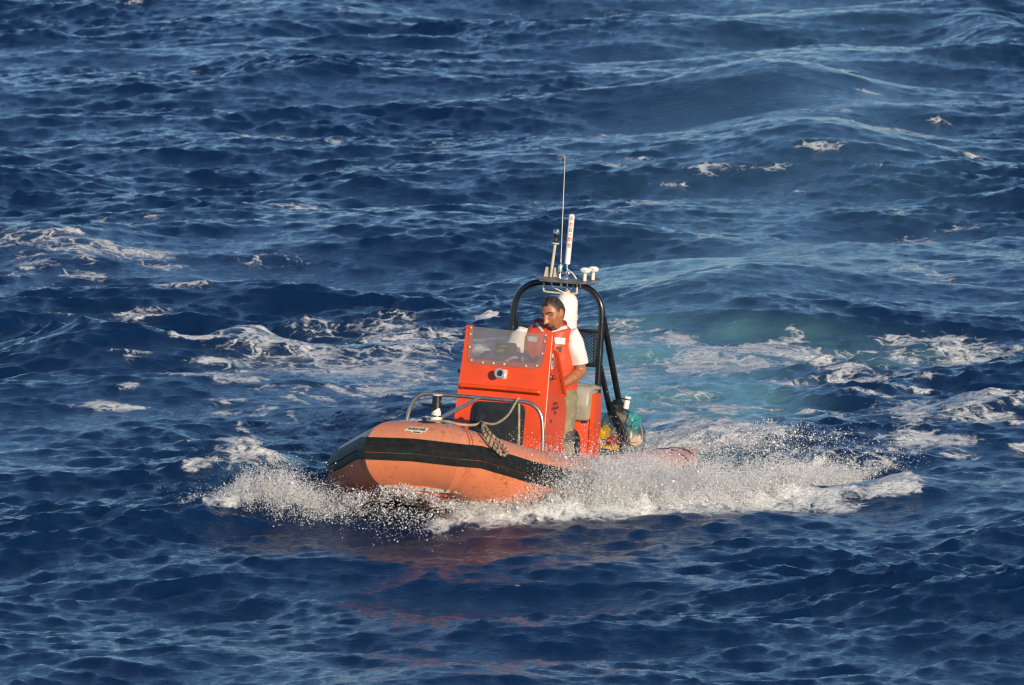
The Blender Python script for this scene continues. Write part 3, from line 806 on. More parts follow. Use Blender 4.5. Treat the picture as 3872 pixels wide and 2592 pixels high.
# emblem sticker on the port panel: white card, dark blue and light blue roundel
yo = hw(0.93) + 0.0015
def sp(x, z, lift): return np.array((x, hw(z) - 0.002 + lift, z))
MB().add([sp(-0.205, 0.868, .003), sp(-0.145, 0.868, .003), sp(-0.155, 0.978, .003), sp(-0.198, 0.978, .003)], [(0, 1, 2, 3)]).obj('sticker', M_white, cons)
def disc(cx, cz, rx_, rz_, a0, a1, lift, name, mt, n=20):
    pts = [sp(cx + rx_ * cos(R(a)), cz + rz_ * sin(R(a)), lift) for a in np.linspace(a0, a1, n)]
    MB().add(pts + [sp(cx, cz, lift)], [(i, i + 1, n) for i in range(n - 1)]).obj(name, mt, cons)
disc(-0.176, 0.918, 0.019, 0.040, 180, 360, 0.0045, 'emblem', M_inksky)
disc(-0.176, 0.924, 0.019, 0.032, 0, 180, 0.0045, 'emblem', M_inknavy)
MB().add([sp(-0.190, 0.935, .006), sp(-0.176, 0.914, .006), sp(-0.162, 0.935, .006), sp(-0.176, 0.925, .006)], [(0, 1, 3), (1, 2, 3)]).obj('emblem_wave', M_white, cons)
for txt, z, size in (('ZODIAC', 0.608, 0.030), ('HURRICANE', 0.575, 0.030), ('590', 0.541, 0.032)):
    vs, fs = text_mesh(txt, size, bold=0.0006)
    MB().add([sp(-0.30 - v[0] * 1.25, z + v[1], 0.004) for v in vs], fs).obj('lettering', M_inkblk, cons)
MB().lathe(sp(-0.19, 0.487, 0.0), (0, 1, 0), [(0, 0.012), (0.006, 0.010), (0.008, 0.004)], 10).obj('bolt', M_dark, cons)
# dash behind the screen
MB().prism([(-0.115, 0.845), (-0.40, 0.800), (-0.50, 0.64), (-0.50, 0.10), (-0.04, 0.10)], 0.616, ((0, -0.308, 0), (1, 0, 0), (0, 0, 1), (0, 1, 0))).obj('dashboard', M_cons, cons, smooth=False)
MB().box((-0.30, -0.12, 0.835), (-0.22, 0.03, 1.03), 0.015, xf=None).obj('instrument', M_dark, cons)
for i, (zz, y0, y1, hh) in enumerate(((1.004, -0.073, -0.028, 0.006), (0.985, -0.078, -0.05, 0.003), (0.972, -0.10, -0.045, 0.004), (0.962, -0.098, -0.05, 0.003))):
    MB().box((-0.2195, y0, zz), (-0.2185, y1, zz + hh)).obj('marking', M_cream, cons)
bl = MB()
def crumple(amp, f, seed):
    rng = np.random.default_rng(seed); ph = rng.uniform(0, 6, (3, 3)); kk = rng.normal(0, f, (3, 3))
    def fn(d, q):
        w = sum(sin(kk[i] @ d * 3 + ph[i, 0]) for i in range(3)) / 3
        return q * (1 + amp * w)
    return fn
bl.ell((-0.29, -0.03, 0.885), (0.10, 0.235, 0.085), 28, 16, fn=crumple(0.16, 1.6, 3))
bcov = bl.obj('instrument_cover', M_blue, cons)
vs, fs = text_mesh('AQUAT', 0.034, bold=0.0006)
MB().add([(-0.191 , -0.215 - v[0] * 1.1, 0.885 - v[1]) for v in vs], fs).obj('lettering', M_amber, cons)
MB().box((-0.205, -0.275, 0.840), (-0.193, -0.155, 0.915), 0.004).obj('dash_card', M_blue, cons)
MB().ell((-0.17, 0.105, 0.925), (0.012, 0.014, 0.020), 12, 8).obj('warning_lamp', M_amber, cons)
MB().lathe((-0.20, 0.225, 0.855), (0, 0, 1), [(0, 0.030), (0.10, 0.036), (0.10, 0.032), (0.02, 0.028)], 20).obj('steel_cup', M_chrome, cons)
MB().tube(spline([(-0.18, -0.02, 0.90), (-0.17, 0.02, 0.925), (-0.17, 0.045, 0.935), (-0.2, 0.06, 0.93)], 4), 0.009, 8).obj('throttle_lever', M_white, cons)
# steering wheel behind the dash
wh = []
for a in np.linspace(0, 2 * pi, 29):
    wh.append((-0.60 - 0.06 * sin(a), 0.04 + 0.16 * cos(a), 0.74 + 0.15 * sin(a)))
sw = MB().tube(wh, 0.013, 8, caps=False)
for a in (0.5, 2.6, 4.7): sw.tube([(-0.575, 0.04, 0.74), (-0.60 - 0.06 * sin(a), 0.04 + 0.16 * cos(a), 0.74 + 0.15 * sin(a))], 0.008, 6)
sw.tube([(-0.575, 0.04, 0.74), (-0.47, 0.04, 0.70)], 0.02, 8)
sw.obj('steering_wheel', M_dark, cons)

# ------------------------------------------------------------------ seat
sb = MB().box((-1.27, -0.41, 0.03), (-1.06, 0.413, 0.44), 0.012).obj('seat_box', M_cons, boat)
for sgn in (-1, 1):
    MB().prism(rounded([(-1.045, 0.03), (-1.05, 0.42), (-1.075, 0.60), (-1.085, 0.635), (-1.265, 0.635), (-1.275, 0.03)], [0, 0.04, 0.02, 0.012, 0.012, 0], 4), 0.03, ((0, sgn * 0.43 - 0.015, 0), (1, 0, 0), (0, 0, 1), (0, 1, 0)), bevel=0.004).obj('seat_cheek', M_cons, sb, smooth=False)
rec = rounded([(-0.335, 0.04), (-0.335, 0.385), (0.352, 0.385), (0.352, 0.04)], [0, 0.12, 0.12, 0], 6)
MB().prism(rec, 0.012, ((-1.060, 0, 0), (0, 1, 0), (0, 0, 1), (1, 0, 0))).obj('foot_recess', M_dark, sb)
cu = []
for y, s in ((-0.405, 0.80), (-0.40, 0.93), (-0.385, 1.0), (-0.2, 1.02), (0, 1.03), (0.2, 1.02), (0.392, 1.0), (0.408, 0.94), (0.414, 0.80)):
    ring = rounded([(-1.28, 0.445), (-1.015, 0.435), (-0.985, 0.56), (-1.02, 0.690), (-1.28, 0.700)], [0.02, 0.03, 0.10, 0.075, 0.05], 4)
    cu.append([(-1.13 + (x + 1.13) * s, y, 0.565 + (z - 0.565) * s) for x, z in ring])
MB().loft(cu).obj('cushion', M_grey, sb)
MB().ell((-1.17, 0.0, 0.675), (0.12, 0.465, 0.045), 28, 12).obj('cushion_top', M_grey, sb)
for y in (-0.30, -0.1, 0.1, 0.30, 0.39):
    MB().box((-1.048, y - 0.012, 0.425), (-1.020, y + 0.012, 0.440), 0.003).obj('cushion_clip', M_dark, sb)

# ------------------------------------------------------------------ roll bar arch and everything bolted to it
ax = -1.55
ap = [(ax, -0.36, 0.04), (ax, -0.352, 0.6), (ax, -0.345, 1.0), (ax, -0.340, 1.16), (ax, -0.322, 1.265), (ax, -0.272, 1.345), (ax, -0.205, 1.388), (ax, -0.12, 1.405), (ax, 0.0, 1.408),
      (ax, 0.12, 1.405), (ax, 0.205, 1.390), (ax, 0.272, 1.350), (ax, 0.322, 1.280), (ax, 0.340, 1.19), (ax, 0.340, 1.0), (ax, 0.338, 0.6), (ax, 0.345, 0.04)]
arch = MB().tube(spline(ap, 5), 0.0245, 14).obj('roll_bar', M_archp, boat)
for sgn in (-1, 1):
    MB().tube([(-1.575, sgn * 0.345, 1.165), (-2.19, sgn * 0.365, 0.44), (-2.22, sgn * 0.37, 0.05)], 0.0235, 12).obj('brace', M_archp, arch)
    MB().tube([(-1.565, sgn * 0.345, 0.80), (-1.93, sgn * 0.362, 0.40), (-1.96, sgn * 0.365, 0.05)], 0.021, 12).obj('brace', M_archp, arch)
    MB().tube([(ax, sgn * 0.302, 0.80), (ax, sgn * 0.302, 1.075)], 0.011, 8).obj('screen_post', M_archp, arch)
    for z in (0.84, 0.925, 1.01):
        MB().lathe((ax + 0.011, sgn * 0.302, z), (1, 0, 0), [(0, 0.007), (0.005, 0.005)], 8).obj('bolt', M_chrome, arch)
for z in (0.812, 1.066):
    MB().box((ax - 0.012, -0.325, z - 0.014), (ax + 0.012, 0.322, z + 0.014), 0.004).obj('screen_rail', M_archp, arch)
mw = MB(); dx_, dz_ = 0.029, 0.023
def clipseg(p, q, lo, hi):
    p = np.array(p, float); q = np.array(q, float); d = q - p; t0, t1 = 0.0, 1.0
    for i in range(2):
        if abs(d[i]) < 1e-12: continue
        a, b = (lo[i] - p[i]) / d[i], (hi[i] - p[i]) / d[i]
        a, b = min(a, b), max(a, b); t0 = max(t0, a); t1 = min(t1, b)
    return (p + d * t0, p + d * t1) if t1 > t0 + 1e-4 else None
sl = dz_ / dx_
for i in range(-12, 34):
    for sg in (1, -1):
        y0 = -0.30 + i * dx_
        s = clipseg((y0 - 1, 0.94 - sg * sl), (y0 + 1, 0.94 + sg * sl), (-0.30, 0.82), (0.30, 1.058))
        if s: mw.tube([(ax + 0.001 * sg, s[0][0], s[0][1]), (ax + 0.001 * sg, s[1][0], s[1][1])], 0.0034, 4, caps=False)
mo = mw.obj('mesh_screen', M_archp, arch); mo['kind'] = 'stuff'

pc = np.array((-1.50, 0.084, 1.445)); pu = np.array((0.0, 1.0, 0.0)); pv = np.array((0.985, 0, -0.165)); pv /= np.linalg.norm(pv); pn = np.cross(pu, pv) * -1
pn = pn if pn[2] > 0 else -pn
plate = MB().prism([(-0.246, 0.02), (-0.19, 0.13), (0.06, 0.15), (0.16, 0.14), (0.246, 0.03), (0.235, -0.06), (0.17, -0.12), (-0.17, -0.12), (-0.235, -0.03)], 0.006, (pc, pu, pv, pn)).obj('mounting_plate', M_plate, boat, smooth=False)
def on_plate(y, v, h=0.0): return pc + pu * (y - 0.084) + pv * v + pn * (0.006 + h)
for i, y in enumerate((-0.02, 0.05, 0.055, 0.10, 0.20)):
    MB().lathe(on_plate(y, 0.105, -0.03), -pn, [(-0.025, 0.006), (0.0, 0.007), (0.008, 0.007)], 8).obj('bolt', M_chrome, plate)
# bracket under the arch
br = MB()
br.tube(spline([(ax + 0.05, -0.105, 1.405), (ax + 0.05, -0.105, 1.352), (ax + 0.05, -0.08, 1.338), (ax + 0.05, 0.05, 1.335), (ax + 0.05, 0.145, 1.340), (ax + 0.05, 0.150, 1.36), (ax + 0.05, 0.150, 1.425)], 4), 0.0075, 8)
br.obj('cable_bracket', M_tan, arch)
MB().tube(spline([(ax + 0.06, -0.06, 1.42), (ax + 0.07, -0.02, 1.375), (ax + 0.07, 0.05, 1.345), (ax + 0.05, 0.075, 1.34)], 5), 0.004, 6).obj('cable', M_white, arch)
MB().tube(spline([(ax + 0.06, 0.13, 1.42), (ax + 0.06, 0.12, 1.385), (ax + 0.06, 0.08, 1.355), (ax + 0.05, 0.05, 1.345)], 5), 0.003, 6).obj('cable', M_strip, arch)
# light mast
mt0 = on_plate(-0.055, 0.0); mt1 = np.array((-1.50, -0.034, 1.704))
lm = MB().tube([mt0, mt1], 0.0115, 12).obj('light_mast', M_tan, boat)
d = (mt1 - mt0) / np.linalg.norm(mt1 - mt0)
MB().lathe(mt1, d, [(-0.006, 0.030), (0.0, 0.031), (0.004, 0.030)], 18).obj('flange', M_tan, lm)
MB().lathe(mt1 + d * 0.004, d, [(0, 0.024), (0.008, 0.016), (0.03, 0.012), (0.046, 0.014), (0.060, 0.026), (0.066, 0.026)], 18).obj('lamp_body', M_dark, lm)
MB().lathe(mt1 + d * 0.070, d, [(0, 0.0245), (0.015, 0.026), (0.03, 0.0225)], 18).obj('lamp_lens', M_lens, lm)
MB().lathe(mt1 + d * 0.100, d, [(0, 0.021), (0.008, 0.020), (0.010, 0.012)], 18).obj('lamp_cap', M_dark, lm)
for s_ in (-1, 1):
    MB().prism([(-0.004 if s_ > 0 else -0.024, 0), (0.024 if s_ > 0 else 0.004, 0), (0.010 if s_ > 0 else 0.0, 0.072), (0.0 if s_ > 0 else -0.010, 0.072)], 0.03, (mt0 + np.array((-0.015, s_ * 0.026, 0)), (0, 1, 0), (0, 0, 1), (1, 0, 0))).obj('mast_foot', M_tan, lm, smooth=False)
# whip antenna
w0 = on_plate(0.022, 0.03); w1 = np.array((-1.50, 0.016, 1.603)); wt = np.array((-1.50, 0.006, 2.352))
wa = MB().lathe(w0, (w1 - w0), [(0, 0.018), (0.012, 0.018), (0.014, 0.008), (0.032, 0.009), (0.036, 0.014)], 12).obj('whip_antenna', M_chrome, boat)
dd = (w1 - w0) / np.linalg.norm(w1 - w0)
MB().lathe(w0 + dd * 0.036, dd, [(0, 0.013), (0.012, 0.0185), (0.082, 0.0185)], 16).obj('coil_base', M_chrome, wa)
MB().lathe(w0 + dd * 0.056, dd, [(0, 0.0192), (0.009, 0.0192)], 16).obj('green_band', M_teal, wa)
MB().lathe(w0 + dd * 0.085, dd, [(0, 0.0192), (0.014, 0.0192)], 16).obj('blue_band', M_aqua, wa)
MB().lathe(w0 + dd * 0.100, dd, [(0, 0.020), (0.018, 0.020), (0.020, 0.012)], 16).obj('coil_cap', M_dark, wa)
MB().tube([w0 + dd * 0.115, w0 + dd * 0.150, w0 + dd * 0.155, wt], [0.0055, 0.0045, 0.0030, 0.0024], 8).obj('whip', M_strip, wa)
# radar target enhancer with red letters
s0 = np.array((-1.50, 0.0665, 1.552)); s1 = np.array((-1.50, 0.0815, 1.927)); sd = (s1 - s0) / np.linalg.norm(s1 - s0)
sea_me = MB().lathe(s0, sd, [(0, 0.016), (0.004, 0.0205), (0.30, 0.0215), (0.362, 0.0215), (0.372, 0.019), (0.376, 0.010)], 22).obj('radar_beacon', M_white, boat)
side_v = np.cross(sd, [1.0, 0, 0]); side_v /= np.linalg.norm(side_v); side_v = side_v if side_v[1] > 0 else -side_v
fwd_v = np.cross(side_v, sd); fwd_v = fwd_v if fwd_v[0] > 0 else -fwd_v
def cyl_pt(u, h, lift=0.0012, ang0=0.32):
    a = u / 0.0215 + ang0
    return s0 + sd * h + (0.0215 + lift) * (cos(a) * fwd_v + sin(a) * side_v)
for ch, h in (('s', 0.345), ('e', 0.300), ('a', 0.258), ('\u2022', 0.224), ('m', 0.188), ('e', 0.143)):
    vs, fs = text_mesh(ch, 0.062 if ch != '\u2022' else 0.045, bold=0.0012)
    cx_ = (max(v[0] for v in vs) + min(v[0] for v in vs)) / 2; cy_ = (max(v[1] for v in vs) + min(v[1] for v in vs)) / 2
    w_ = max(v[0] for v in vs) - min(v[0] for v in vs); scx = 0.86 if ch != 'm' else 0.026 / w_
    MB().add([cyl_pt((v[0] - cx_) * scx, h + v[1] - cy_) for v in vs], fs).obj('letter', M_inkred, sea_me)
hk = MB().tube([s0, s0 - sd * 0.03], 0.009, 10)
hk.tube(spline([s0 - sd * 0.03, s0 - sd * 0.05 + side_v * 0.01, on_plate(0.08, 0.02, 0.03), on_plate(0.055, 0.05, 0.0)], 4), 0.007, 8)
hk.lathe(s0 - sd * 0.058 + side_v * 0.014 - fwd_v * 0.014, fwd_v, [(0, 0.018), (0.028, 0.018)], 14)
hk.box(on_plate(0.06, 0.03, 0.0) - 0.02, on_plate(0.06, 0.03, 0.0) + np.array((0.02, 0.03, 0.012)), 0.004)
hk.obj('ratchet_mount', M_chrome, sea_me)
ct = MB().tube(spline([on_plate(0.09, -0.02, 0.045), on_plate(0.115, 0.0, 0.035), on_plate(0.135, 0.02, 0.02), on_plate(0.15, 0.03, 0.005)], 4), 0.0055, 8)
ct.obj('cable', M_white, sea_me)
# two satellite antennas
ga = []
for y, v in ((0.219, 0.055), (0.268, 0.0)):
    b = on_plate(y, v)
    g = MB().lathe(b, (0, 0.02, 1), [(0, 0.0135), (0.052, 0.0135), (0.058, 0.018)], 14).obj('satellite_antenna', M_white, boat)
    MB().lathe(b + np.array((0, 0.001, 0.056)), (0, 0.02, 1), [(0, 0.020), (0.008, 0.034), (0.016, 0.0395), (0.026, 0.0395), (0.036, 0.034), (0.043, 0.020), (0.045, 0.0)], 24).obj('dome', M_white, g)
    MB().add([b + np.array((0.0405 * cos(R(a)), 0.0405 * sin(R(a)), 0.074 + dz)) for a in (-5, 15, 35) for dz in (0, 0.006)], [(0, 2, 3, 1), (2, 4, 5, 3)]).obj('marking', M_dark, g)

# ------------------------------------------------------------------ fittings on the stern end of the port tube
pr = port
def near_i(run, x): return min(range(len(run) - 1), key=lambda i: abs(run[i][0] - x))
ring_band(near_i(port, -1.40), 0.0, 0.022, port, M_black, 'lashing_strap', 0.006)
ring_band(near_i(port, -1.80), 0.0, 0.055, port, M_black, 'lashing_strap', 0.005)
ring_band(near_i(port, -2.2), 0.0, 0.045, port, M_seam, 'seam_tape', 0.004)
ring_band(near_i(side, -1.60), 0.0, 0.055, side, M_black, 'lashing_strap', 0.005)
def port_tube_pt(x, ang, lift):
    i = near_i(port, x); p = port[i]; q = port[i + 1]; t = (q - p) / np.linalg.norm(q - p)
    c = p + t * ((x - p[0]) / t[0]); s = np.cross(t, [0, 0, 1.0]); s /= np.linalg.norm(s); u = np.cross(s, t)
    return c + (TR + lift) * (cos(R(ang)) * s + sin(R(ang)) * u)
for x0, x1, a0, a1, mt in ((-2.50, -2.26, 56, 70, M_cream), (-2.51, -2.28, 30, 56, M_inknavy)):
    rows = [[port_tube_pt(x, a, 0.005) for a in np.linspace(a0, a1, 8)] for x in np.linspace(x0, x1, 5)]
    MB().loft(rows, caps=False, closed=False).obj('registration_patch', mt, boat)

# ------------------------------------------------------------------ the helmsman
M_skin = pbr('tanned_skin', (0.36, 0.135, 0.064), 0.40, var=0.10, scale=30, bump=0.06, bump_scale=200, sss=0.08)
M_hair = pbr('short_dark_hair', (0.040, 0.022, 0.013), 0.5, var=0.6, scale=50, dirt=(0.16, 0.085, 0.05), dirt_amt=0.30, dirt_scale=70, bump=0.8, bump_scale=160)
M_beard = pbr('greying_stubble', (0.085, 0.060, 0.045), 0.7, var=0.4, scale=90, bump=0.5, bump_scale=240)
M_lip = pbr('lip_skin', (0.33, 0.11, 0.08), 0.4, var=0.1)
M_eye = pbr('dark_eye', (0.02, 0.013, 0.01), 0.2, var=0.1)
M_shirt = pbr('white_cotton', (0.74, 0.69, 0.64), 0.8, var=0.06, scale=7, bump=0.35, bump_scale=22, sheen=0.1)
M_vest = pbr('orange_red_nylon', (0.66, 0.075, 0.030), 0.5, var=0.12, scale=9, bump=0.5, bump_scale=26)
M_vestd = pbr('dark_red_nylon', (0.34, 0.022, 0.020), 0.55, var=0.12, scale=9, bump=0.4, bump_scale=26)
M_refl = pbr('reflective_tape', (0.60, 0.63, 0.60), 0.4, var=0.08, scale=20)
M_khaki = pbr('khaki_cotton', (0.24, 0.21, 0.125), 0.8, var=0.15, scale=12, bump=0.5, bump_scale=24)
M_patch = pbr('dark_grey_cloth', (0.085, 0.075, 0.075), 0.8, var=0.2)
M_boot = pbr('dark_boot', (0.02, 0.018, 0.016), 0.6, var=0.2)

PB = np.array((-0.82, 0.19, 0.03))
man = empty('person', T(PB), 'dark haired man with goatee in white shirt and red life vest steering', 'person')

def remesh(mb, voxel, name, mat, smooth_it=4, disp=None):
    """fuse overlapping shapes into one continuous skin"""
    me0 = bpy.data.meshes.new('fuse')
    me0.from_pydata([tuple(map(float, np.array(v) - PB)) for v in mb.v], [], mb.f)
    bm = bmesh.new(); bm.from_mesh(me0); bmesh.ops.recalc_face_normals(bm, faces=bm.faces); bm.to_mesh(me0); bm.free()
    o0 = bpy.data.objects.new('fuse', me0); COL.objects.link(o0)
    md = o0.modifiers.new('r', 'REMESH'); md.mode = 'VOXEL'; md.voxel_size = voxel; md.use_smooth_shade = True
    ms = o0.modifiers.new('s', 'SMOOTH'); ms.factor = 0.5; ms.iterations = smooth_it
    dg = bpy.context.evaluated_depsgraph_get()
    me = bpy.data.meshes.new_from_object(o0.evaluated_get(dg))
    bpy.data.objects.remove(o0); bpy.data.meshes.remove(me0)
    me.name = name
    if disp is not None:
        n = len(me.vertices); co = np.empty(n * 3, np.float32); me.vertices.foreach_get('co', co); co = co.reshape(-1, 3)
        nr = np.array([v.normal for v in me.vertices])
        co = co + nr * disp(co + PB)[:, None]
        me.vertices.foreach_set('co', co.astype(np.float32).ravel())
    me.materials.clear(); me.materials.append(mat)
    me.polygons.foreach_set('use_smooth', [True] * len(me.polygons)); me.update()
    o = bpy.data.objects.new(name, me); COL.objects.link(o); o.parent = man
    return o

def pobj(mb, name, mat, parent=None, smooth=True):
    vs = [np.array(v) - PB for v in mb.v]
    return link(name, vs, mb.f, mat, parent or man, smooth)

A = lambda *p: np.array(p, float)
# --- head, built facing +x in its own frame, then turned on the neck
HC = A(-0.675, 0.192, 1.240)
Rh = np.array((Matrix.Rotation(R(-25), 3, 'Z') @ Matrix.Rotation(R(18), 3, 'Y') @ Matrix.Rotation(R(10), 3, 'X')))
def G(d, c, w): return math.exp(-sum(((d[i] - c[i]) / w[i]) ** 2 for i in range(3)))
def head_fn(d, q):
    x, y, z = q
    # narrower jaw, flatter face, full back of the skull
    if z < 0:
        f = -z / 0.125
        y *= 1 - 0.26 * f ** 1.5; x = x * (1 - 0.12 * f) + 0.012 * f
        if x < 0: x *= 1 - 0.45 * f
    else:
        x *= 1 + 0.02 * z / 0.12
    if x > 0: x *= 0.94
    p = A(x, y, z)
    fx = 1.0 if x > 0.02 else 0.0
    # brow ridge, eye sockets, nose, cheeks, mouth, chin
    dx = 0.0
    dx += 0.007 * math.exp(-((z - 0.030) / 0.012) ** 2 - (y / 0.050) ** 2)
    for s in (-1, 1):
        dx -= 0.017 * math.exp(-((z - 0.008) / 0.013) ** 2 - ((y - s * 0.033) / 0.018) ** 2)
        dx += 0.006 * math.exp(-((z + 0.022) / 0.020) ** 2 - ((y - s * 0.044) / 0.020) ** 2)
    if -0.045 < z < 0.035:
        t = (0.035 - z) / 0.075
        dx += 0.032 * max(0, t) ** 0.9 * math.exp(-(y / (0.009 + 0.008 * t)) ** 2)
    dx += 0.016 * math.exp(-((z + 0.040) / 0.012) ** 2 - (y / 0.018) ** 2)
    dx += 0.009 * math.exp(-((z + 0.069) / 0.011) ** 2 - (y / 0.026) ** 2)
    dx -= 0.004 * math.exp(-((z + 0.086) / 0.006) ** 2 - (y / 0.03) ** 2)
    dx += 0.010 * math.exp(-((z + 0.108) / 0.016) ** 2 - (y / 0.026) ** 2)
    return A(x + dx * fx * min(1, max(0, (x - 0.02) / 0.03)), y, z)
body = MB()
body.ell(HC, (0.100, 0.079, 0.126), 72, 56, fn=head_fn, rot=Rh)
for s in (-1, 1):                                        # ears
    body.ell(HC + Rh @ A(-0.006, s * 0.077, -0.008), (0.020, 0.009, 0.033), 14, 10, rot=Rh @ np.array(Matrix.Rotation(R(-12), 3, 'Y')))
body.tube([A(-0.775, 0.135, 1.07), A(-0.745, 0.155, 1.13), HC + Rh @ A(-0.025, 0, -0.075)], [0.064, 0.058, 0.056], 18)
def ring(c, a, b, tw=0.0, n=24, e=2.4, lean=0.0):
    out = []
    for k in range(n):
        t = 2 * pi * k / n; ct, stn = cos(t), sin(t)
        x = b * math.copysign(abs(ct) ** (2 / e), ct); y = a * math.copysign(abs(stn) ** (2 / e), stn)
        out.append(A(c[0] + x * cos(tw) - y * sin(tw), c[1] + x * sin(tw) + y * cos(tw), c[2] + lean * y))
    return out
LE = 0.045
torso = [(A(-0.90, 0.175, 0.56), 0.155, 0.115), (A(-0.885, 0.172, 0.66), 0.155, 0.118), (A(-0.85, 0.160, 0.78), 0.152, 0.118), (A(-0.815, 0.148, 0.90), 0.155, 0.120),
         (A(-0.790, 0.136, 1.00), 0.165, 0.108), (A(-0.780, 0.130, 1.06), 0.150, 0.080), (A(-0.775, 0.132, 1.10), 0.085, 0.060)]
TW = R(-6)
body.loft([ring(c, a * 0.93, b * 0.93, TW, lean=LE) for c, a, b in torso])
SL, SR = A(-0.795, 0.315, 1.074), A(-0.760, -0.060, 1.060)
EL, ER = A(-0.835, 0.385, 0.815), A(-0.64, -0.125, 0.865)
WL, WR = A(-0.655, 0.285, 0.715), A(-0.46, -0.015, 0.880)
def arm(s, e, w):
    body.tube([s, s * 0.6 + e * 0.4, e * 0.92 + s * 0.08, e, e * 0.9 + w * 0.1, e * 0.65 + w * 0.35, e * 0.25 + w * 0.75, w], [0.052, 0.050, 0.042, 0.042, 0.044, 0.045, 0.034, 0.027], 16)
    body.ell(e, (0.042, 0.042, 0.042), 16, 10)
arm(SL, EL, WL); arm(SR, ER, WR)
def hand(w, d, curl, thumb):
    """palm, four bent fingers and a thumb from the side of the palm; d points along the hand, curl is where the fingertips bend to"""
    d = d / np.linalg.norm(d); curl = curl - d * (curl @ d); curl /= np.linalg.norm(curl)
    sd_ = np.cross(curl, d) * thumb
    rot = np.stack([d, sd_, curl], 1)
    body.ell(w + d * 0.048, (0.050, 0.041, 0.018), 20, 12, rot=rot)
    for i, (o, L) in enumerate(((0.030, 0.90), (0.010, 1.0), (-0.010, 0.94), (-0.029, 0.76))):
        b = w + d * 0.080 + sd_ * o
        p1 = b + (d * 0.034 + curl * 0.012) * L; p2 = p1 + (d * 0.008 + curl * 0.026) * L; p3 = p2 + (-d * 0.014 + curl * 0.016) * L
        body.tube([w + d * 0.05 + sd_ * o * 0.9, b, p1, p2, p3], [0.0105, 0.0105, 0.0098, 0.0092, 0.0080], 10)
        body.ell(p3, (0.008,) * 3, 10, 6)
    tb_ = w + d * 0.022 + sd_ * 0.030
    body.tube([tb_, tb_ + sd_ * 0.024 + d * 0.020 + curl * 0.008, tb_ + sd_ * 0.026 + d * 0.042 + curl * 0.022, tb_ + sd_ * 0.014 + d * 0.056 + curl * 0.032], [0.014, 0.0125, 0.011, 0.0088], 10)
hand(WL, A(0.045, -0.085, 0.01), A(0.3, 0.1, -1.0), -1)
hand(WR, A(0.9, 0.25, 0.05), A(0.0, 0.1, -1.0), -1)
hipL, hipR = A(-0.90, 0.255, 0.58), A(-0.90, 0.095, 0.58)
knL, knR = A(-0.760, 0.300, 0.33), A(-0.72, 0.06, 0.34)
anL, anR = A(-0.845, 0.300, 0.10), A(-0.83, 0.07, 0.10)
for h, k_, a_ in ((hipL, knL, anL), (hipR, knR, anR)):
    body.tube([h, h * .5 + k_ * .5, k_, k_ * .7 + a_ * .3, a_], [0.080, 0.070, 0.054, 0.052, 0.038], 16)
remesh(body, 0.0058, 'body', M_skin, 3)

def hobj(fn_pts, name, mat):
    pass
# hair cap: follows the skull, receding at the temples
hm = MB(); rows = []
def skull(u, v, r):          # u azimuth from the face, v elevation
    d = A(cos(v) * cos(u), cos(v) * sin(u), sin(v))
    q = head_fn(d, d * A(0.100, 0.079, 0.126))
    return HC + Rh @ (q * r)
nu = 48
for j in range(15):
    row = []
    for i in range(nu):
        u = -pi + 2 * pi * i / nu
        au = abs(u)
        lo = float(np.interp(au, [0, 0.40, 0.75, 0.95, 1.12, 1.30, 1.38, 1.52, 1.80, 1.95, 3.15], [0.66, 0.66, 0.74, 0.56, 0.40, 0.02, -0.02, 0.22, 0.20, -0.34, -0.50]))
        lo += 0.035 * sin(9 * u + 1)
        v = lo + (pi / 2 - 0.001 - lo) * j / 14
        th = (1.006 if j == 0 else 1.022 if j < 3 else 1.040) + 0.008 * sin(11 * u + 3 * j) * cos(5 * v + u)
        row.append(skull(u, v, th))
    rows.append(row)
hm.loft(rows, caps=False)
pobj(hm, 'hair', M_hair)
def face_strip(pts, w, lift, name, mat, thick=0.004):
    """raised strip following the face; pts are (y, z) in the head frame"""
    mb = MB(); vs = []
    for (y, z) in pts:
        row = []
        for dz in (-w, -w * .5, 0, w * .5, w):
            zz = z + dz
            r = sqrt(max(1e-4, 1 - (zz / 0.126) ** 2)); 
            yy = max(-0.98, min(0.98, y / (0.079 * r)))
            d = A(sqrt(1 - yy * yy) * r, yy * r, zz / 0.126)
            q = head_fn(d, d * A(0.100, 0.079, 0.126))
            row.append(HC + Rh @ (q + A(lift + thick * (1 - abs(dz) / w), 0, 0)))
        vs.append(row)
    mb.loft(vs, caps=False, closed=False)
    return pobj(mb, name, mat)
for s in (-1, 1):
    face_strip([(s * 0.016, 0.027), (s * 0.030, 0.032), (s * 0.048, 0.029), (s * 0.056, 0.022)], 0.0050, 0.001, 'eyebrow', M_hair)
    face_strip([(s * 0.022, 0.007), (s * 0.034, 0.009), (s * 0.046, 0.006)], 0.0045, 0.0012, 'eye', M_eye, 0.001)
face_strip([(y, -0.056 - 12 * y * y) for y in np.linspace(-0.034, 0.034, 9)], 0.0060, 0.001, 'moustache', M_beard)
face_strip([(y, -0.071 - 3 * y * y) for y in np.linspace(-0.026, 0.026, 7)], 0.0052, 0.002, 'lip', M_lip, 0.003)
face_strip([(y, -0.100 + 5 * y * y) for y in np.linspace(-0.034, 0.034, 9)], 0.019, 0.0005, 'goatee', M_beard, 0.003)

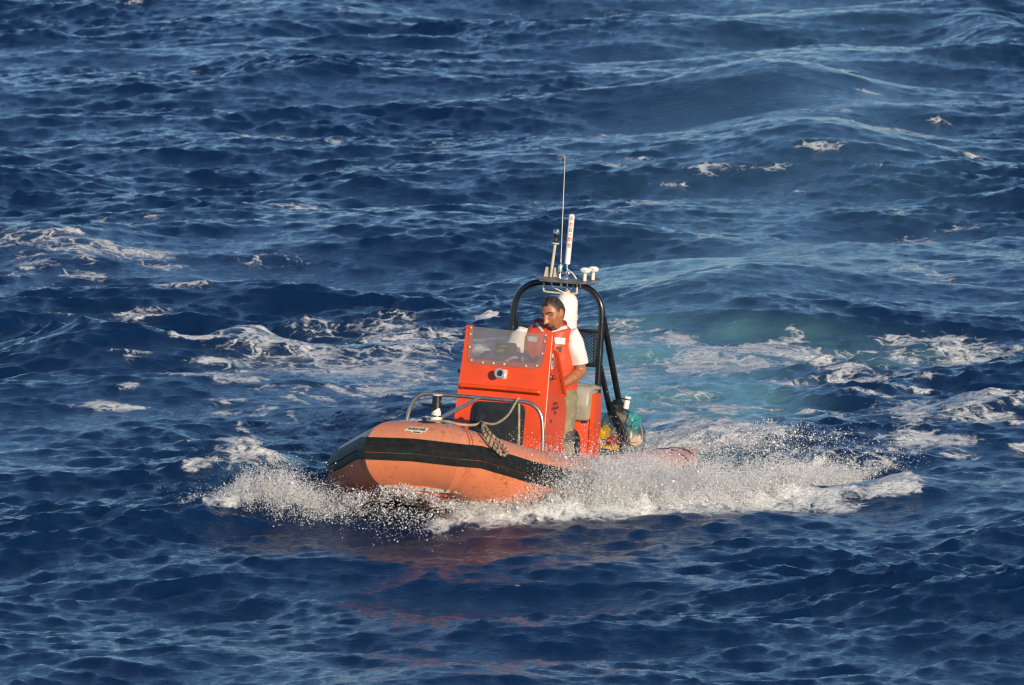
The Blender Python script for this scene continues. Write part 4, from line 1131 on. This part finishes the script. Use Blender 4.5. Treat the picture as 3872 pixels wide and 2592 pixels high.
# --- clothing
def wrinkle(f, amp):
    rng = np.random.default_rng(int(f * 10)); K = rng.normal(0, f, (7, 3)); ph = rng.uniform(0, 6.28, 7)
    return lambda c: amp * sum(np.sin(c @ K[i] + ph[i]) for i in range(7)) / 2.6
sh = MB()
sh.loft([ring(c, a * 1.03, b * 1.03, TW, lean=LE) for c, a, b in torso[1:]] )
def sleeve(s, e, k0, r0, r1):
    c = s * (1 - k0) + e * k0
    inn = s + (A(-0.78, 0.13, 1.03) - s) * 0.35
    sh.tube([inn, s + A(0, 0, 0.004), s * 0.8 + e * 0.2, s * 0.5 + e * 0.5, c * 0.98 + s * 0.02, c], [0.055, 0.066, r0, r0 * 1.02, r1, r1 * 0.98], 20)
sleeve(SL, EL, 0.80, 0.073, 0.070); sleeve(SR, ER, 0.82, 0.069, 0.066)
remesh(sh, 0.0065, 'shirt', M_shirt, 3, wrinkle(34, 0.0042))
ve = MB()
vt = [(A(-0.885, 0.172, 0.66), 0.176, 0.138), (A(-0.862, 0.166, 0.74), 0.182, 0.160), (A(-0.838, 0.158, 0.82), 0.184, 0.170), (A(-0.812, 0.150, 0.90), 0.182, 0.172), (A(-0.790, 0.140, 0.98), 0.180, 0.162), (A(-0.780, 0.134, 1.05), 0.178, 0.140), (A(-0.778, 0.134, 1.105), 0.175, 0.116), (A(-0.780, 0.137, 1.140), 0.145, 0.090), (A(-0.782, 0.140, 1.165), 0.095, 0.070)]
ve.loft([ring(c, a, b, TW, lean=LE) for c, a, b in vt])
vest = remesh(ve, 0.0065, 'life_vest', M_vest, 3, wrinkle(26, 0.0045))
cl = MB()
for s in (-1, 1):
    cpts = spline([A(-0.755, 0.148 + s * 0.100, 1.135), A(-0.800, 0.142 + s * 0.100, 1.158), A(-0.835, 0.140 + s * 0.070, 1.150), A(-0.858, 0.140, 1.158)], 6)
    cl.tube(cpts, list(np.interp(np.linspace(0, 1, len(cpts)), [0, 0.3, 0.6, 1], [0.018, 0.030, 0.034, 0.036])), 14)
remesh(cl, 0.0065, 'vest_collar', M_vestd, 3, wrinkle(30, 0.003))
# straps and patches laid on the vest from the front
from mathutils.bvhtree import BVHTree
def tree_of(objs):
    vs = []; fs = []
    for o in objs:
        b = len(vs); vs += [Vector(v.co) for v in o.data.vertices]; fs += [tuple(i + b for i in p.vertices) for p in o.data.polygons]
    return BVHTree.FromPolygons(vs, fs)
skin_tree = tree_of([c for c in man.children if c.name.split('.')[0] in ('life_vest', 'shirt')])
VD = Vector((-0.96, -0.25, -0.05)).normalized()
def laid(corners, name, mat, nu_=10, nv_=4, lift=0.004):
    c = [A(*q) for q in corners]       # (y, z) of four corners at x = -0.5
    vs = []
    for i in range(nu_ + 1):
        for j in range(nv_ + 1):
            u, v = i / nu_, j / nv_
            y, z = (1 - u) * ((1 - v) * c[0] + v * c[3]) + u * ((1 - v) * c[1] + v * c[2])
            o = Vector((-0.5 - PB[0], y - PB[1], z - PB[2])) - VD * 0.1
            h = skin_tree.ray_cast(o, VD)
            if h[0] is None or h[3] > 0.42:
                h = skin_tree.find_nearest(o + VD * 0.27)
            vs.append(np.array(h[0] + h[1] * 0.003 - VD * lift) + PB)
    fs = [(i * (nv_ + 1) + j, (i + 1) * (nv_ + 1) + j, (i + 1) * (nv_ + 1) + j + 1, i * (nv_ + 1) + j + 1) for i in range(nu_) for j in range(nv_)]
    mb = MB().add(vs, fs)
    return pobj(mb, name, mat)
laid([(0.242, 1.126), (0.345, 1.168), (0.348, 1.142), (0.233, 1.108)], 'shoulder_tape', M_refl)
laid([(0.155, 1.108), (0.075, 1.194), (0.097, 1.195), (0.179, 1.108)], 'shoulder_tape', M_refl)
laid([(0.253, 1.074), (0.337, 1.074), (0.336, 1.026), (0.262, 1.028)], 'reflective_tape', M_refl)
laid([(0.049, 1.068), (0.126, 1.067), (0.124, 1.03), (0.055, 1.033)], 'reflective_tape', M_refl)
laid([(0.273, 1.008), (0.313, 1.009), (0.311, 0.968), (0.281, 0.968)], 'badge', M_patch)
tr_ = MB()
tr_.loft([ring(c, a * 1.04, b * 1.04, TW) for c, a, b in ((A(-0.905, 0.175, 0.52), 0.155, 0.115), (A(-0.90, 0.175, 0.60), 0.168, 0.125), (A(-0.885, 0.172, 0.68), 0.166, 0.128))])
for h, k_, a_ in ((hipL, knL, anL), (hipR, knR, anR)):
    tr_.tube([h, h * .5 + k_ * .5, k_, k_ * .6 + a_ * .4, a_ + A(0, 0, 0.03)], [0.090, 0.080, 0.068, 0.066, 0.062], 18)
remesh(tr_, 0.0075, 'trousers', M_khaki, 3, wrinkle(36, 0.005))
pk = MB().loft([ring(A(*c), 0.0745, 0.0745, 0, 18) for c in ((-0.795, 0.300, 0.40 - 0.02), (-0.773, 0.300, 0.35), (-0.775, 0.300, 0.30))], caps=False)
pobj(pk, 'knee_band', M_patch)  # dark grey band round the left knee
for k_, a_ in ((knL, anL), (knR, anR)):
    bo = MB().tube([a_ + A(0, 0, 0.05), a_ + A(0.005, 0, -0.03)], [0.052, 0.050], 14)
    bo.ell(a_ + A(0.055, 0, -0.045), (0.115, 0.046, 0.038), 18, 10)
    pobj(bo, 'boot', M_boot)

# ------------------------------------------------------------------ loose things on board
def thing(name, base, label, cat, mat, mb, group=None):
    vs = [np.array(v) - A(*base) for v in mb.v]
    o = link(name, vs, mb.f, mat, None)
    o.matrix_world = T(base); o['label'] = label; o['category'] = cat
    if group: o['group'] = group
    return o
def sub(parent, base, name, mat, mb):
    return link(name, [np.array(v) - A(*base) for v in mb.v], mb.f, mat, parent)

# white fender hanging from the arch
fb_ = (-1.52, 0.075, 0.86)
fe = MB().lathe((-1.52, 0.075, 0.86), (0, 0, 1), [(0, 0.03), (0.03, 0.06), (0.08, 0.081), (0.20, 0.083), (0.275, 0.083), (0.280, 0.0875), (0.292, 0.0875), (0.297, 0.083), (0.305, 0.0875), (0.317, 0.0875), (0.322, 0.082), (0.395, 0.082), (0.425, 0.078), (0.452, 0.066), (0.472, 0.047), (0.483, 0.026), (0.487, 0.012)], 28)
fo = thing('fender', fb_, 'white ribbed boat fender hanging under the black arch behind the man', 'fender', M_whitev, fe)
sub(fo, fb_, 'eye', M_tan, MB().lathe((-1.52, 0.075, 1.345), (0, 0, 1), [(0, 0.020), (0.014, 0.018), (0.016, 0.008)], 12))
sub(fo, fb_, 'lanyard', M_tan, MB().tube(spline([(-1.52, 0.075, 1.355), (-1.51, 0.07, 1.372), (-1.505, 0.07, 1.385)], 4), 0.005, 6))

# mooring rope: laid strands, coiled over the tube, with a lead up to the rail
M_rope = pbr('weathered_rope', (0.33, 0.26, 0.165), 0.85, var=0.2, scale=30)
M_roped = pbr('dark_rope_strand', (0.055, 0.045, 0.04), 0.85, var=0.3, scale=30)
M_rope2 = pbr('tan_line', (0.36, 0.28, 0.18), 0.8, var=0.2, scale=24)
def laid_rope(path, r, strands=3, pitch=0.036):
    """strands twisted round a path"""
    P_ = [A(*p) for p in path]; Ls = [0.0]
    for i in range(1, len(P_)): Ls.append(Ls[-1] + np.linalg.norm(P_[i] - P_[i - 1]))
    n = max(8, int(Ls[-1] / 0.006)); out = [MB() for _ in range(strands)]
    S = np.linspace(0, Ls[-1], n); C = np.stack([np.interp(S, Ls, [p[k] for p in P_]) for k in range(3)], 1)
    T_ = np.gradient(C, axis=0); T_ /= np.linalg.norm(T_, axis=1)[:, None]
    U = np.cross(T_, [0.13, 0.31, 0.94]); U /= np.linalg.norm(U, axis=1)[:, None]; W = np.cross(T_, U)
    for k in range(strands):
        a = 2 * pi * (S / pitch + k / strands)
        out[k].tube(list(C + r * 0.52 * (np.cos(a)[:, None] * U + np.sin(a)[:, None] * W)), r * 0.62, 6)
    return out
rpb = (1.95, 0.40, 0.55)
rope = empty('mooring_rope', T(rpb), 'tan and black twisted mooring rope draped over the orange bow tube', 'rope')
main = spline([(1.66, 0.30, 0.60), (1.78, 0.36, 0.600), (1.95, 0.395, 0.590), (2.05, 0.445, 0.545), (2.055, 0.49, 0.485), (2.02, 0.525, 0.440), (1.985, 0.552, 0.412), (1.945, 0.572, 0.410), (1.925, 0.572, 0.440), (1.945, 0.540, 0.485), (1.98, 0.505, 0.520), (1.99, 0.470, 0.550), (1.95, 0.43, 0.575), (1.80, 0.37, 0.595)], 6)
for k, mb in enumerate(laid_rope(main, 0.0115)):
    sub(rope, rpb, 'strand', M_roped if k == 1 else M_rope, mb)
second = spline([(1.70, 0.33, 0.585), (1.86, 0.385, 0.583), (1.98, 0.44, 0.545), (2.0, 0.485, 0.495), (1.965, 0.53, 0.455)], 6)
for k, mb in enumerate(laid_rope(second, 0.0105)):
    sub(rope, rpb, 'strand', M_roped if k == 0 else M_rope, mb)
lead = spline([(1.66, 0.31, 0.60), (1.30, 0.31, 0.565), (0.98, 0.315, 0.60), (0.80, 0.320, 0.675), (0.735, 0.322, 0.705), (0.715, 0.325, 0.712), (0.700, 0.326, 0.695), (0.712, 0.330, 0.655), (0.70, 0.335, 0.50), (0.70, 0.34, 0.30)], 6)
sub(rope, rpb, 'line', M_rope2, MB().tube(lead, 0.0085, 8))
lash = []
for i in range(3):
    lash += [A(1.75 + (0.055 + 0.004 * i) * cos(a), (0.055 + 0.004 * i) * sin(a), 0.582 + 0.006 * i + 0.004 * sin(2 * a)) for a in np.linspace(0, 2 * pi, 17)[:-1]]
lash += spline([(1.80, 0.05, 0.600), (1.82, 0.12, 0.600), (1.80, 0.20, 0.585), (1.74, 0.28, 0.585), (1.68, 0.31, 0.598)], 4)
sub(rope, rpb, 'line', M_rope2, MB().tube(lash, 0.010, 8))

# clear mesh sack of gear at the stern, and what it holds
def lumpy(c, rad, seed, amp=0.12, f=1.6, rot=None, nu_=26, nv_=16):
    return MB().ell(c, rad, nu_, nv_, fn=crumple(amp, f, seed), rot=rot)
mm_ = NT('clear_grey_vinyl')
s1 = mm_.n('MixShader', {0: mm_.n('MapRange', {0: mm_.noise(mm_.n('TexCoord').outputs['Object'], 6, 4), 3: 0.12, 4: 0.34}).outputs[0], 1: mm_.n('BsdfTransparent', {'Color': (0.80, 0.82, 0.84)}).outputs[0],
     2: mm_.n('BsdfPrincipled', {'Base Color': (0.16, 0.16, 0.165, 1), 'Roughness': 0.25}).outputs[0]})
M_sack = mm_.surf(s1.outputs[0])
kb = (-1.80, 0.48, 0.10)
so_ = []
for z, y0, y1, d in ((0.10, 0.315, 0.665, 0.15), (0.22, 0.310, 0.662, 0.155), (0.33, 0.312, 0.648, 0.15), (0.405, 0.322, 0.618, 0.13), (0.445, 0.350, 0.578, 0.11), (0.475, 0.395, 0.510, 0.075), (0.487, 0.420, 0.470, 0.03)):
    so_.append(ring(A(-1.80, (y0 + y1) / 2, z), (y1 - y0) / 2, d, 0, 28, 2.6))
sk = thing('gear_sack', kb, 'clear grey vinyl sack bulging with coloured gear beside the orange seat', 'sack', M_sack, MB().loft(so_))
rim = MB().tube([so_[i][k] for i in range(7) for k in (6,)], 0.006, 6); sub(sk, kb, 'piping', M_dark, rim)
for nm, c, rad, seed, mt, lab, cat in (
    ('dry_bag', (-1.73, 0.380, 0.292), (0.055, 0.052, 0.060), 5, pbr('yellow_vinyl', (0.78, 0.46, 0.01), 0.4, var=0.08, bump=0.2, bump_scale=18), 'bright yellow dry bag at the left side of the sack', 'bag'),
    ('folded_tarp', (-1.76, 0.572, 0.375), (0.075, 0.055, 0.078), 8, pbr('teal_tarp', (0.035, 0.24, 0.26), 0.45, var=0.2, dirt=(0.35, 0.33, 0.26), dirt_amt=0.10, dirt_scale=22, bump=0.3, bump_scale=20), 'teal green folded tarp at the right top of the sack', 'tarp'),
    ('jacket', (-1.74, 0.462, 0.355), (0.06, 0.062, 0.042), 12, pbr('blue_nylon', (0.04, 0.20, 0.36), 0.45, var=0.3, dirt=(0.3, 0.32, 0.36), dirt_amt=0.14, dirt_scale=26, bump=0.3, bump_scale=20), 'blue nylon jacket bundled in the middle of the sack', 'jacket'),
    ('towel', (-1.74, 0.460, 0.415), (0.055, 0.062, 0.036), 14, pbr('tan_towel', (0.40, 0.30, 0.19), 0.8, var=0.2, bump=0.5, bump_scale=30), 'tan towel rolled above the blue jacket in the sack', 'towel'),
    ('rag', (-1.715, 0.470, 0.312), (0.055, 0.062, 0.034), 17, pbr('cream_cloth', (0.62, 0.50, 0.36), 0.8, var=0.15, bump=0.5, bump_scale=30), 'cream cloth rag between the yellow bag and black hose', 'cloth'),
    ('net_float', (-1.72, 0.455, 0.252), (0.075, 0.095, 0.036), 19, pbr('faded_red_net', (0.45, 0.07, 0.055), 0.7, var=0.35, scale=30, dirt=(0.5, 0.02, 0.10), dirt_amt=0.06, dirt_scale=16, bump=0.5, bump_scale=30), 'faded red netting heaped low in the sack', 'net'),
    ('paddle_blade', (-1.70, 0.430, 0.198), (0.07, 0.105, 0.026), 23, pbr('mustard_vinyl', (0.62, 0.32, 0.02), 0.45, var=0.15, bump=0.3, bump_scale=22), 'flat mustard yellow bundle at the bottom of the sack', 'bundle'),
    ('striped_towel', (-1.72, 0.598, 0.262), (0.055, 0.046, 0.048), 27, pbr('striped_cloth', (0.55, 0.42, 0.30), 0.8, var=0.2, dirt=(0.52, 0.12, 0.06), dirt_amt=0.18, dirt_scale=12, bump=0.3), 'cream and orange cloth right of the black hose', 'towel'),
    ('plastic_jug', (-1.70, 0.352, 0.212), (0.034, 0.030, 0.042), 31, pbr('pale_plastic', (0.66, 0.56, 0.47), 0.5, var=0.1), 'small pale plastic jug at the lower left of the sack', 'jug')):
    thing(nm, c, lab, cat, mt, lumpy(c, tuple((1.22 if nm == 'dry_bag' else 1.08) * r for r in rad), seed, 0.26 if 'bag' not in nm else 0.10, 2.6, nu_=34, nv_=22))
hb_ = (-1.68, 0.45, 0.45)
ho = thing('black_hose', hb_, 'thick black rubber hose curving down in front of the sack', 'hose', M_black,
      MB().tube(spline([(-1.70, 0.425, 0.478), (-1.65, 0.452, 0.452), (-1.625, 0.490, 0.412), (-1.615, 0.522, 0.36), (-1.615, 0.541, 0.30), (-1.62, 0.548, 0.24), (-1.63, 0.545, 0.16)], 5), [0.012, 0.0125, 0.013, 0.0135, 0.014, 0.0145, 0.015, 0.015, 0.015, 0.0155, 0.016, 0.016, 0.016, 0.0165, 0.017, 0.017, 0.0175, 0.0175, 0.018, 0.018, 0.0185, 0.0185, 0.019, 0.019, 0.0195, 0.0195, 0.020, 0.020, 0.02, 0.02, 0.02][:31], 12))
cbb = (-1.80, 0.42, 0.49)
thing('black_cover', cbb, 'crumpled black cloth cover tied around the foot of the arch brace', 'cover', M_black, lumpy((-1.80, 0.425, 0.492), (0.065, 0.056, 0.052), 41, 0.22, 1.5))
tb0 = (-1.80, 0.498, 0.488)
tbt = thing('white_tube', tb0, 'short white capped plastic tube strapped beside the black cover', 'canister', M_white,
      MB().lathe((-1.80, 0.498, 0.488), (-0.02, 0.13, 1.0), [(0, 0.022), (0.068, 0.0235), (0.070, 0.0265), (0.088, 0.0265), (0.092, 0.022)], 20))
sub(tbt, tb0, 'strap', M_dark, MB().lathe((-1.8012, 0.5065, 0.553), (-0.02, 0.13, 1.0), [(0, 0.0275), (0.009, 0.0275)], 20).box((-1.83, 0.455, 0.555), (-1.81, 0.49, 0.563), 0.002))

# ------------------------------------------------------------------ thrown spray: tens of thousands of drops
m = NT('spray_water')
ob = m.n('NewGeometry')
dfs = m.n('BsdfPrincipled', {'Base Color': (0.95, 0.95, 0.95, 1), 'Roughness': 0.25, 'Specular IOR Level': 0.5})
trl = m.n('BsdfTranslucent', {'Color': (0.95, 0.95, 0.95, 1)})
M_spray = m.surf(m.n('MixShader', {0: 0.25, 1: dfs.outputs[0], 2: trl.outputs[0]}).outputs[0])
rng = np.random.default_rng(77)
c15, s15 = cos(R(15)), sin(R(15))
def to_world(hx, hy): return -s15 * hx + c15 * hy, -c15 * hx - s15 * hy
def sea_z(x, y):
    i = np.clip(np.searchsorted(gx, x), 0, len(gx) - 1); j = np.clip(np.searchsorted(gy, y), 0, len(gy) - 1)
    return Zs[j, i]
OV = np.array([(1, 0, 0), (-1, 0, 0), (0, 1, 0), (0, -1, 0), (0, 0, 1), (0, 0, -1)], np.float32)
OF = np.array([(0, 2, 4), (2, 1, 4), (1, 3, 4), (3, 0, 4), (2, 0, 5), (1, 2, 5), (3, 1, 5), (0, 3, 5)], np.int32)
TV = np.array([(1, 1, 1), (-1, -1, 1), (-1, 1, -1), (1, -1, -1)], np.float32) * 0.75
TF = np.array([(0, 2, 1), (0, 1, 3), (0, 3, 2), (1, 2, 3)], np.int32)
def turned(P_, rad, V0, F0):
    n = len(P_)
    q = rng.normal(size=(n, 4)); q /= np.linalg.norm(q, axis=1)[:, None]
    w_, x_, y_, z_ = q.T
    RM = np.stack([1 - 2 * (y_ ** 2 + z_ ** 2), 2 * (x_ * y_ - z_ * w_), 2 * (x_ * z_ + y_ * w_), 2 * (x_ * y_ + z_ * w_), 1 - 2 * (x_ ** 2 + z_ ** 2), 2 * (y_ * z_ - x_ * w_),
                   2 * (x_ * z_ - y_ * w_), 2 * (y_ * z_ + x_ * w_), 1 - 2 * (x_ ** 2 + y_ ** 2)], 1).reshape(n, 3, 3)
    sc = rad[:, None] * np.exp(rng.normal(0, 0.25, (n, 3)))
    V = np.einsum('nij,nkj->nki', RM, V0[None] * sc[:, None, :]) + P_[:, None, :]
    return V.reshape(-1, 3), (F0[None] + (np.arange(n) * len(V0))[:, None, None]).reshape(-1, 3)
def drops(name, P_, rad, label, pick):
    """every drop a tiny closed solid with its own turn and shape: fine ones of 4 faces, larger ones of 8"""
    V1, F1 = turned(P_[~pick], rad[~pick], TV, TF)
    V2, F2 = turned(P_[pick], rad[pick], OV, OF)
    V = np.concatenate([V1, V2]); F_ = np.concatenate([F1, F2 + len(V1)])
    me = bpy.data.meshes.new(name)
    me.vertices.add(len(V)); me.vertices.foreach_set('co', V.astype(np.float32).ravel())
    me.loops.add(F_.size); me.loops.foreach_set('vertex_index', F_.astype(np.int32).ravel())
    me.polygons.add(len(F_)); me.polygons.foreach_set('loop_start', (np.arange(len(F_)) * 3).astype(np.int32))
    me.polygons.foreach_set('use_smooth', np.ones(len(F_), bool))
    me.update(calc_edges=True); me.materials.append(M_spray)
    o = bpy.data.objects.new(name, me); COL.objects.link(o)
    o['kind'] = 'stuff'; o['label'] = label
    return o
def ballistic(n, nclump, x0, y0, z0, vx, vy, vz, jit=0.05, tpow=1.0, tmax=1.0):
    """drops in clumps, thrown from the hull and caught part way along their arcs (boat heading frame)"""
    k = rng.integers(0, nclump, n)
    U = rng.uniform(0, 1, nclump)
    ex = np.interp(U, *x0); ey = np.interp(U, *y0); ez = np.interp(U, *z0)
    wx = rng.uniform(vx[0], vx[1], nclump); wy = rng.normal(vy[0], vy[1], nclump); wz = np.abs(rng.normal(vz[0], vz[1], nclump))
    tl = (wz + np.sqrt(wz ** 2 + 2 * 9.81 * np.maximum(ez, 0.01))) / 9.81
    t = tl * tmax * rng.uniform(0.02, 1, nclump) ** tpow
    tt = np.maximum(0.005, t[k] + rng.normal(0, 0.035, n))
    jv = rng.normal(0, 1, (n, 3)) * np.array([0.10, 0.14, 0.14])
    px = ex[k] + (wx[k] + jv[:, 0]) * tt + rng.normal(0, jit, n) * 0.7
    py = ey[k] + (wy[k] + jv[:, 1]) * tt + rng.normal(0, jit, n)
    pz = ez[k] + (wz[k] + jv[:, 2]) * tt - 4.905 * tt ** 2 + rng.normal(0, jit, n) * 0.7
    X_, Y_ = to_world(px, py)
    zs = sea_z(X_, Y_)
    ok = pz + 0.0 > -0.03
    return np.stack([X_, Y_, zs * 0.8 + pz], 1)[ok]
def sizes(n, med, sig=0.42, hi=0.013): return np.minimum(hi, med * np.exp(rng.normal(0, sig, n)))

edge_x = [2.10, 2.02, 1.59, 0.91, -0.02, -1.58, -2.4]; edge_y = [0.10, 0.21, 1.06, 1.85, 2.22, 2.66, 2.8]
def edge(hx): return np.interp(-hx, [-x for x in edge_x], edge_y)

def body_drops(name, pp, frac_big, label, fine=0.0021, big=0.0036):
    """most of the spray is fine mist, a part of it larger drops"""
    pick = rng.uniform(0, 1, len(pp)) < frac_big
    rad = np.where(pick, sizes(len(pp), big, 0.40), sizes(len(pp), fine, 0.35, 0.006))
    return drops(name, pp, rad, label, pick)
# port side: fan from the chine, plus the churned toe where it lands
xx = ([0, .3, .7, 1.0], [2.02, 1.6, 1.1, 0.5]); yy = ([0, .3, .7, 1.0], [0.32, 0.55, 0.80, 1.05]); zz = ([0, 1.0], [0.08, 0.02])
parts = [ballistic(88000, 1700, xx, yy, zz, (-3.2, -1.2), (1.7, 0.80), (1.60, 0.45), 0.035),
         ballistic(22000, 700, xx, yy, zz, (-2.6, -0.8), (1.05, 0.45), (2.15, 0.35), 0.040),
         ballistic(46000, 1300, ([0, 1.0], [1.25, -0.15]), ([0, 1.0], [0.95, 1.20]), ([0, 1.0], [0.05, 0.05]), (-2.2, -0.8), (0.62, 0.28), (1.85, 0.40), 0.045),
         ballistic(5000, 2500, xx, yy, zz, (-3.4, -0.6), (1.5, 0.8), (2.45, 0.45), 0.08)]
n = 60000
nk = 1500
kc = rng.uniform(-1.2, 1.95, nk); kk_ = rng.integers(0, nk, n)
hx = kc[kk_] + rng.normal(0, 0.045, n)
dq = np.abs(rng.normal(0, 0.26, nk))
hy = edge(hx) - dq[kk_] * (0.4 + 0.6 * np.clip((2.1 - hx) / 1.2, 0, 1)) + rng.normal(0, 0.030, n)
kh = np.abs(rng.normal(0, 0.10, nk)) * np.interp(kc, [-1.2, -0.6, 0.3, 1.2, 1.7, 1.95], [0.3, 0.7, 1.3, 1.5, 0.9, 0.3])
X_, Y_ = to_world(hx, hy)
parts.append(np.stack([X_, Y_, sea_z(X_, Y_) + kh[kk_] + rng.normal(0, 0.028, n)], 1))
n = 44000                                     # body of the sheet between the hull side and the toe
kc = rng.uniform(0, 1, (700, 2)); kk_ = rng.integers(0, 700, n)
hx = -1.5 + 3.0 * kc[kk_, 0] + rng.normal(0, 0.05, n); q_ = kc[kk_, 1] + rng.normal(0, 0.04, n); q_ = np.maximum(q_, 0.65 * np.clip((-hx - 0.3) / 1.0, 0, 1)); hy = 1.12 + (edge(hx) - 1.12) * q_
kh = np.abs(rng.normal(0, 0.16, 700)) * np.interp(kc[:, 0], [0, 0.35, 0.6, 1], [0.15, 0.5, 1.0, 1.0])
X_, Y_ = to_world(hx, hy)
parts.append(np.stack([X_, Y_, sea_z(X_, Y_) + kh[kk_] + np.abs(rng.normal(0, 0.03, n))], 1))
pp = np.concatenate(parts)
hx = -s15 * pp[:, 0] - c15 * pp[:, 1]; hy = c15 * pp[:, 0] - s15 * pp[:, 1]
pp = pp[~((hx < -0.8) & (hy < 1.2 + (-0.8 - hx) * 0.9) & (rng.uniform(0, 1, len(pp)) < 0.88))]      # thins out towards the stern
hx = -s15 * pp[:, 0] - c15 * pp[:, 1]; hy = c15 * pp[:, 0] - s15 * pp[:, 1]
top = np.interp(hx, [-0.8, 0.8, 1.2, 1.5], [0.05, 0.26, 0.45, 9.0]) + 0.16 * rng.uniform(0, 1, len(pp)) ** 2
pp = pp[~((pp[:, 2] - sea_z(pp[:, 0], pp[:, 1]) > top) & (rng.uniform(0, 1, len(pp)) < 0.92))]
body_drops('bow_spray', pp, 0.055, 'white spray thrown up along the port side of the orange boat')

# starboard side: burst thrown forward and out
xs = ([0, 1.0], [2.2, 1.9]); ys = ([0, 1.0], [-0.30, -0.42]); zs_ = ([0, 1.0], [0.08, 0.05])
parts = [ballistic(6000, 200, xs, ys, zs_, (-0.7, 0.9), (-2.6, 0.35), (1.2, 0.30), 0.035, 0.35),
         ballistic(2200, 900, xs, ys, zs_, (-0.9, 1.2), (-2.6, 0.7), (1.45, 0.40), 0.08, 0.7)]
n = 26000
kc = rng.normal(0, 1, (600, 2)); kk_ = rng.integers(0, 600, n)
hx = 2.20 + 0.12 * kc[kk_, 0] + rng.normal(0, 0.03, n); hy = -1.02 + 0.21 * kc[kk_, 1] + rng.normal(0, 0.03, n)
kh = np.abs(rng.normal(0, 0.08, 600)) * np.exp(-(kc[:, 1] - 0.1) ** 2 * 0.30)
X_, Y_ = to_world(hx, hy)
parts.append(np.stack([X_, Y_, sea_z(X_, Y_) + kh[kk_] + np.abs(rng.normal(0, 0.025, n))], 1))
pp = np.concatenate(parts)
body_drops('bow_spray', pp, 0.03, 'burst of white spray thrown left of the bow')
# under the bow: glittering drops over the dark hollow, and the curl of water breaking on the hull
xs = ([0, 1.0], [2.15, 2.30]); ys = ([0, 1.0], [-0.45, 0.25]); zs_ = ([0, .5, 1.0], [0.06, 0.10, 0.06])
parts = [ballistic(1500, 300, xs, ys, zs_, (0.0, 1.8), (-0.1, 0.6), (0.8, 0.4), 0.03),
         ballistic(600, 500, xs, ys, zs_, (0.0, 2.4), (0.0, 0.9), (1.1, 0.5), 0.06)]
n = 4200; kc = rng.uniform(0, 1, 150); kk_ = rng.integers(0, 150, n)
hy = -0.60 + 1.0 * kc[kk_] + rng.normal(0, 0.022, n); hx = 2.26 + rng.normal(0, 0.03, n) - 0.25 * (kc[kk_] - 0.5) ** 2
X_, Y_ = to_world(hx, hy)
parts.append(np.stack([X_, Y_, 0.12 + 0.14 * np.sin(pi * kc[kk_]) + rng.normal(0, 0.025, 150)[kk_] + rng.normal(0, 0.016, n)], 1))
pp = np.concatenate(parts)
body_drops('bow_spray', pp, 0.22, 'scattered bright drops over the dark hollow under the bow')
# stern wash
n = 9000; kc = rng.normal(0, 1, (400, 2)); kk_ = rng.integers(0, 400, n)
X_ = 1.62 + 0.40 * kc[kk_, 0] + rng.normal(0, 0.04, n); Y_ = 1.85 + 0.22 * kc[kk_, 1] + rng.normal(0, 0.04, n)
kh = np.abs(rng.normal(0, 0.025, 400))
pp = np.stack([X_, Y_, sea_z(X_, Y_) + kh[kk_] + np.abs(rng.normal(0, 0.018, n))], 1)
n = 3000; hx = rng.uniform(-2.0, -0.4, n); hy = 1.5 + rng.uniform(0, 1, n) * (edge(hx) - 1.4); X_, Y_ = to_world(hx, hy)
pp = np.concatenate([pp, np.stack([X_, Y_, sea_z(X_, Y_) + np.abs(rng.normal(0, 0.10, n))], 1)])
body_drops('stern_spray', pp, 0.2, 'white spray churned up behind the stern')

#print('TRIS', sum(sum(len(p.vertices) - 2 for p in o.data.polygons) if len(o.data.polygons) < 200000 else len(o.data.polygons) * (len(o.data.polygons[0].vertices) - 2) for o in bpy.data.objects if o.type == 'MESH'))
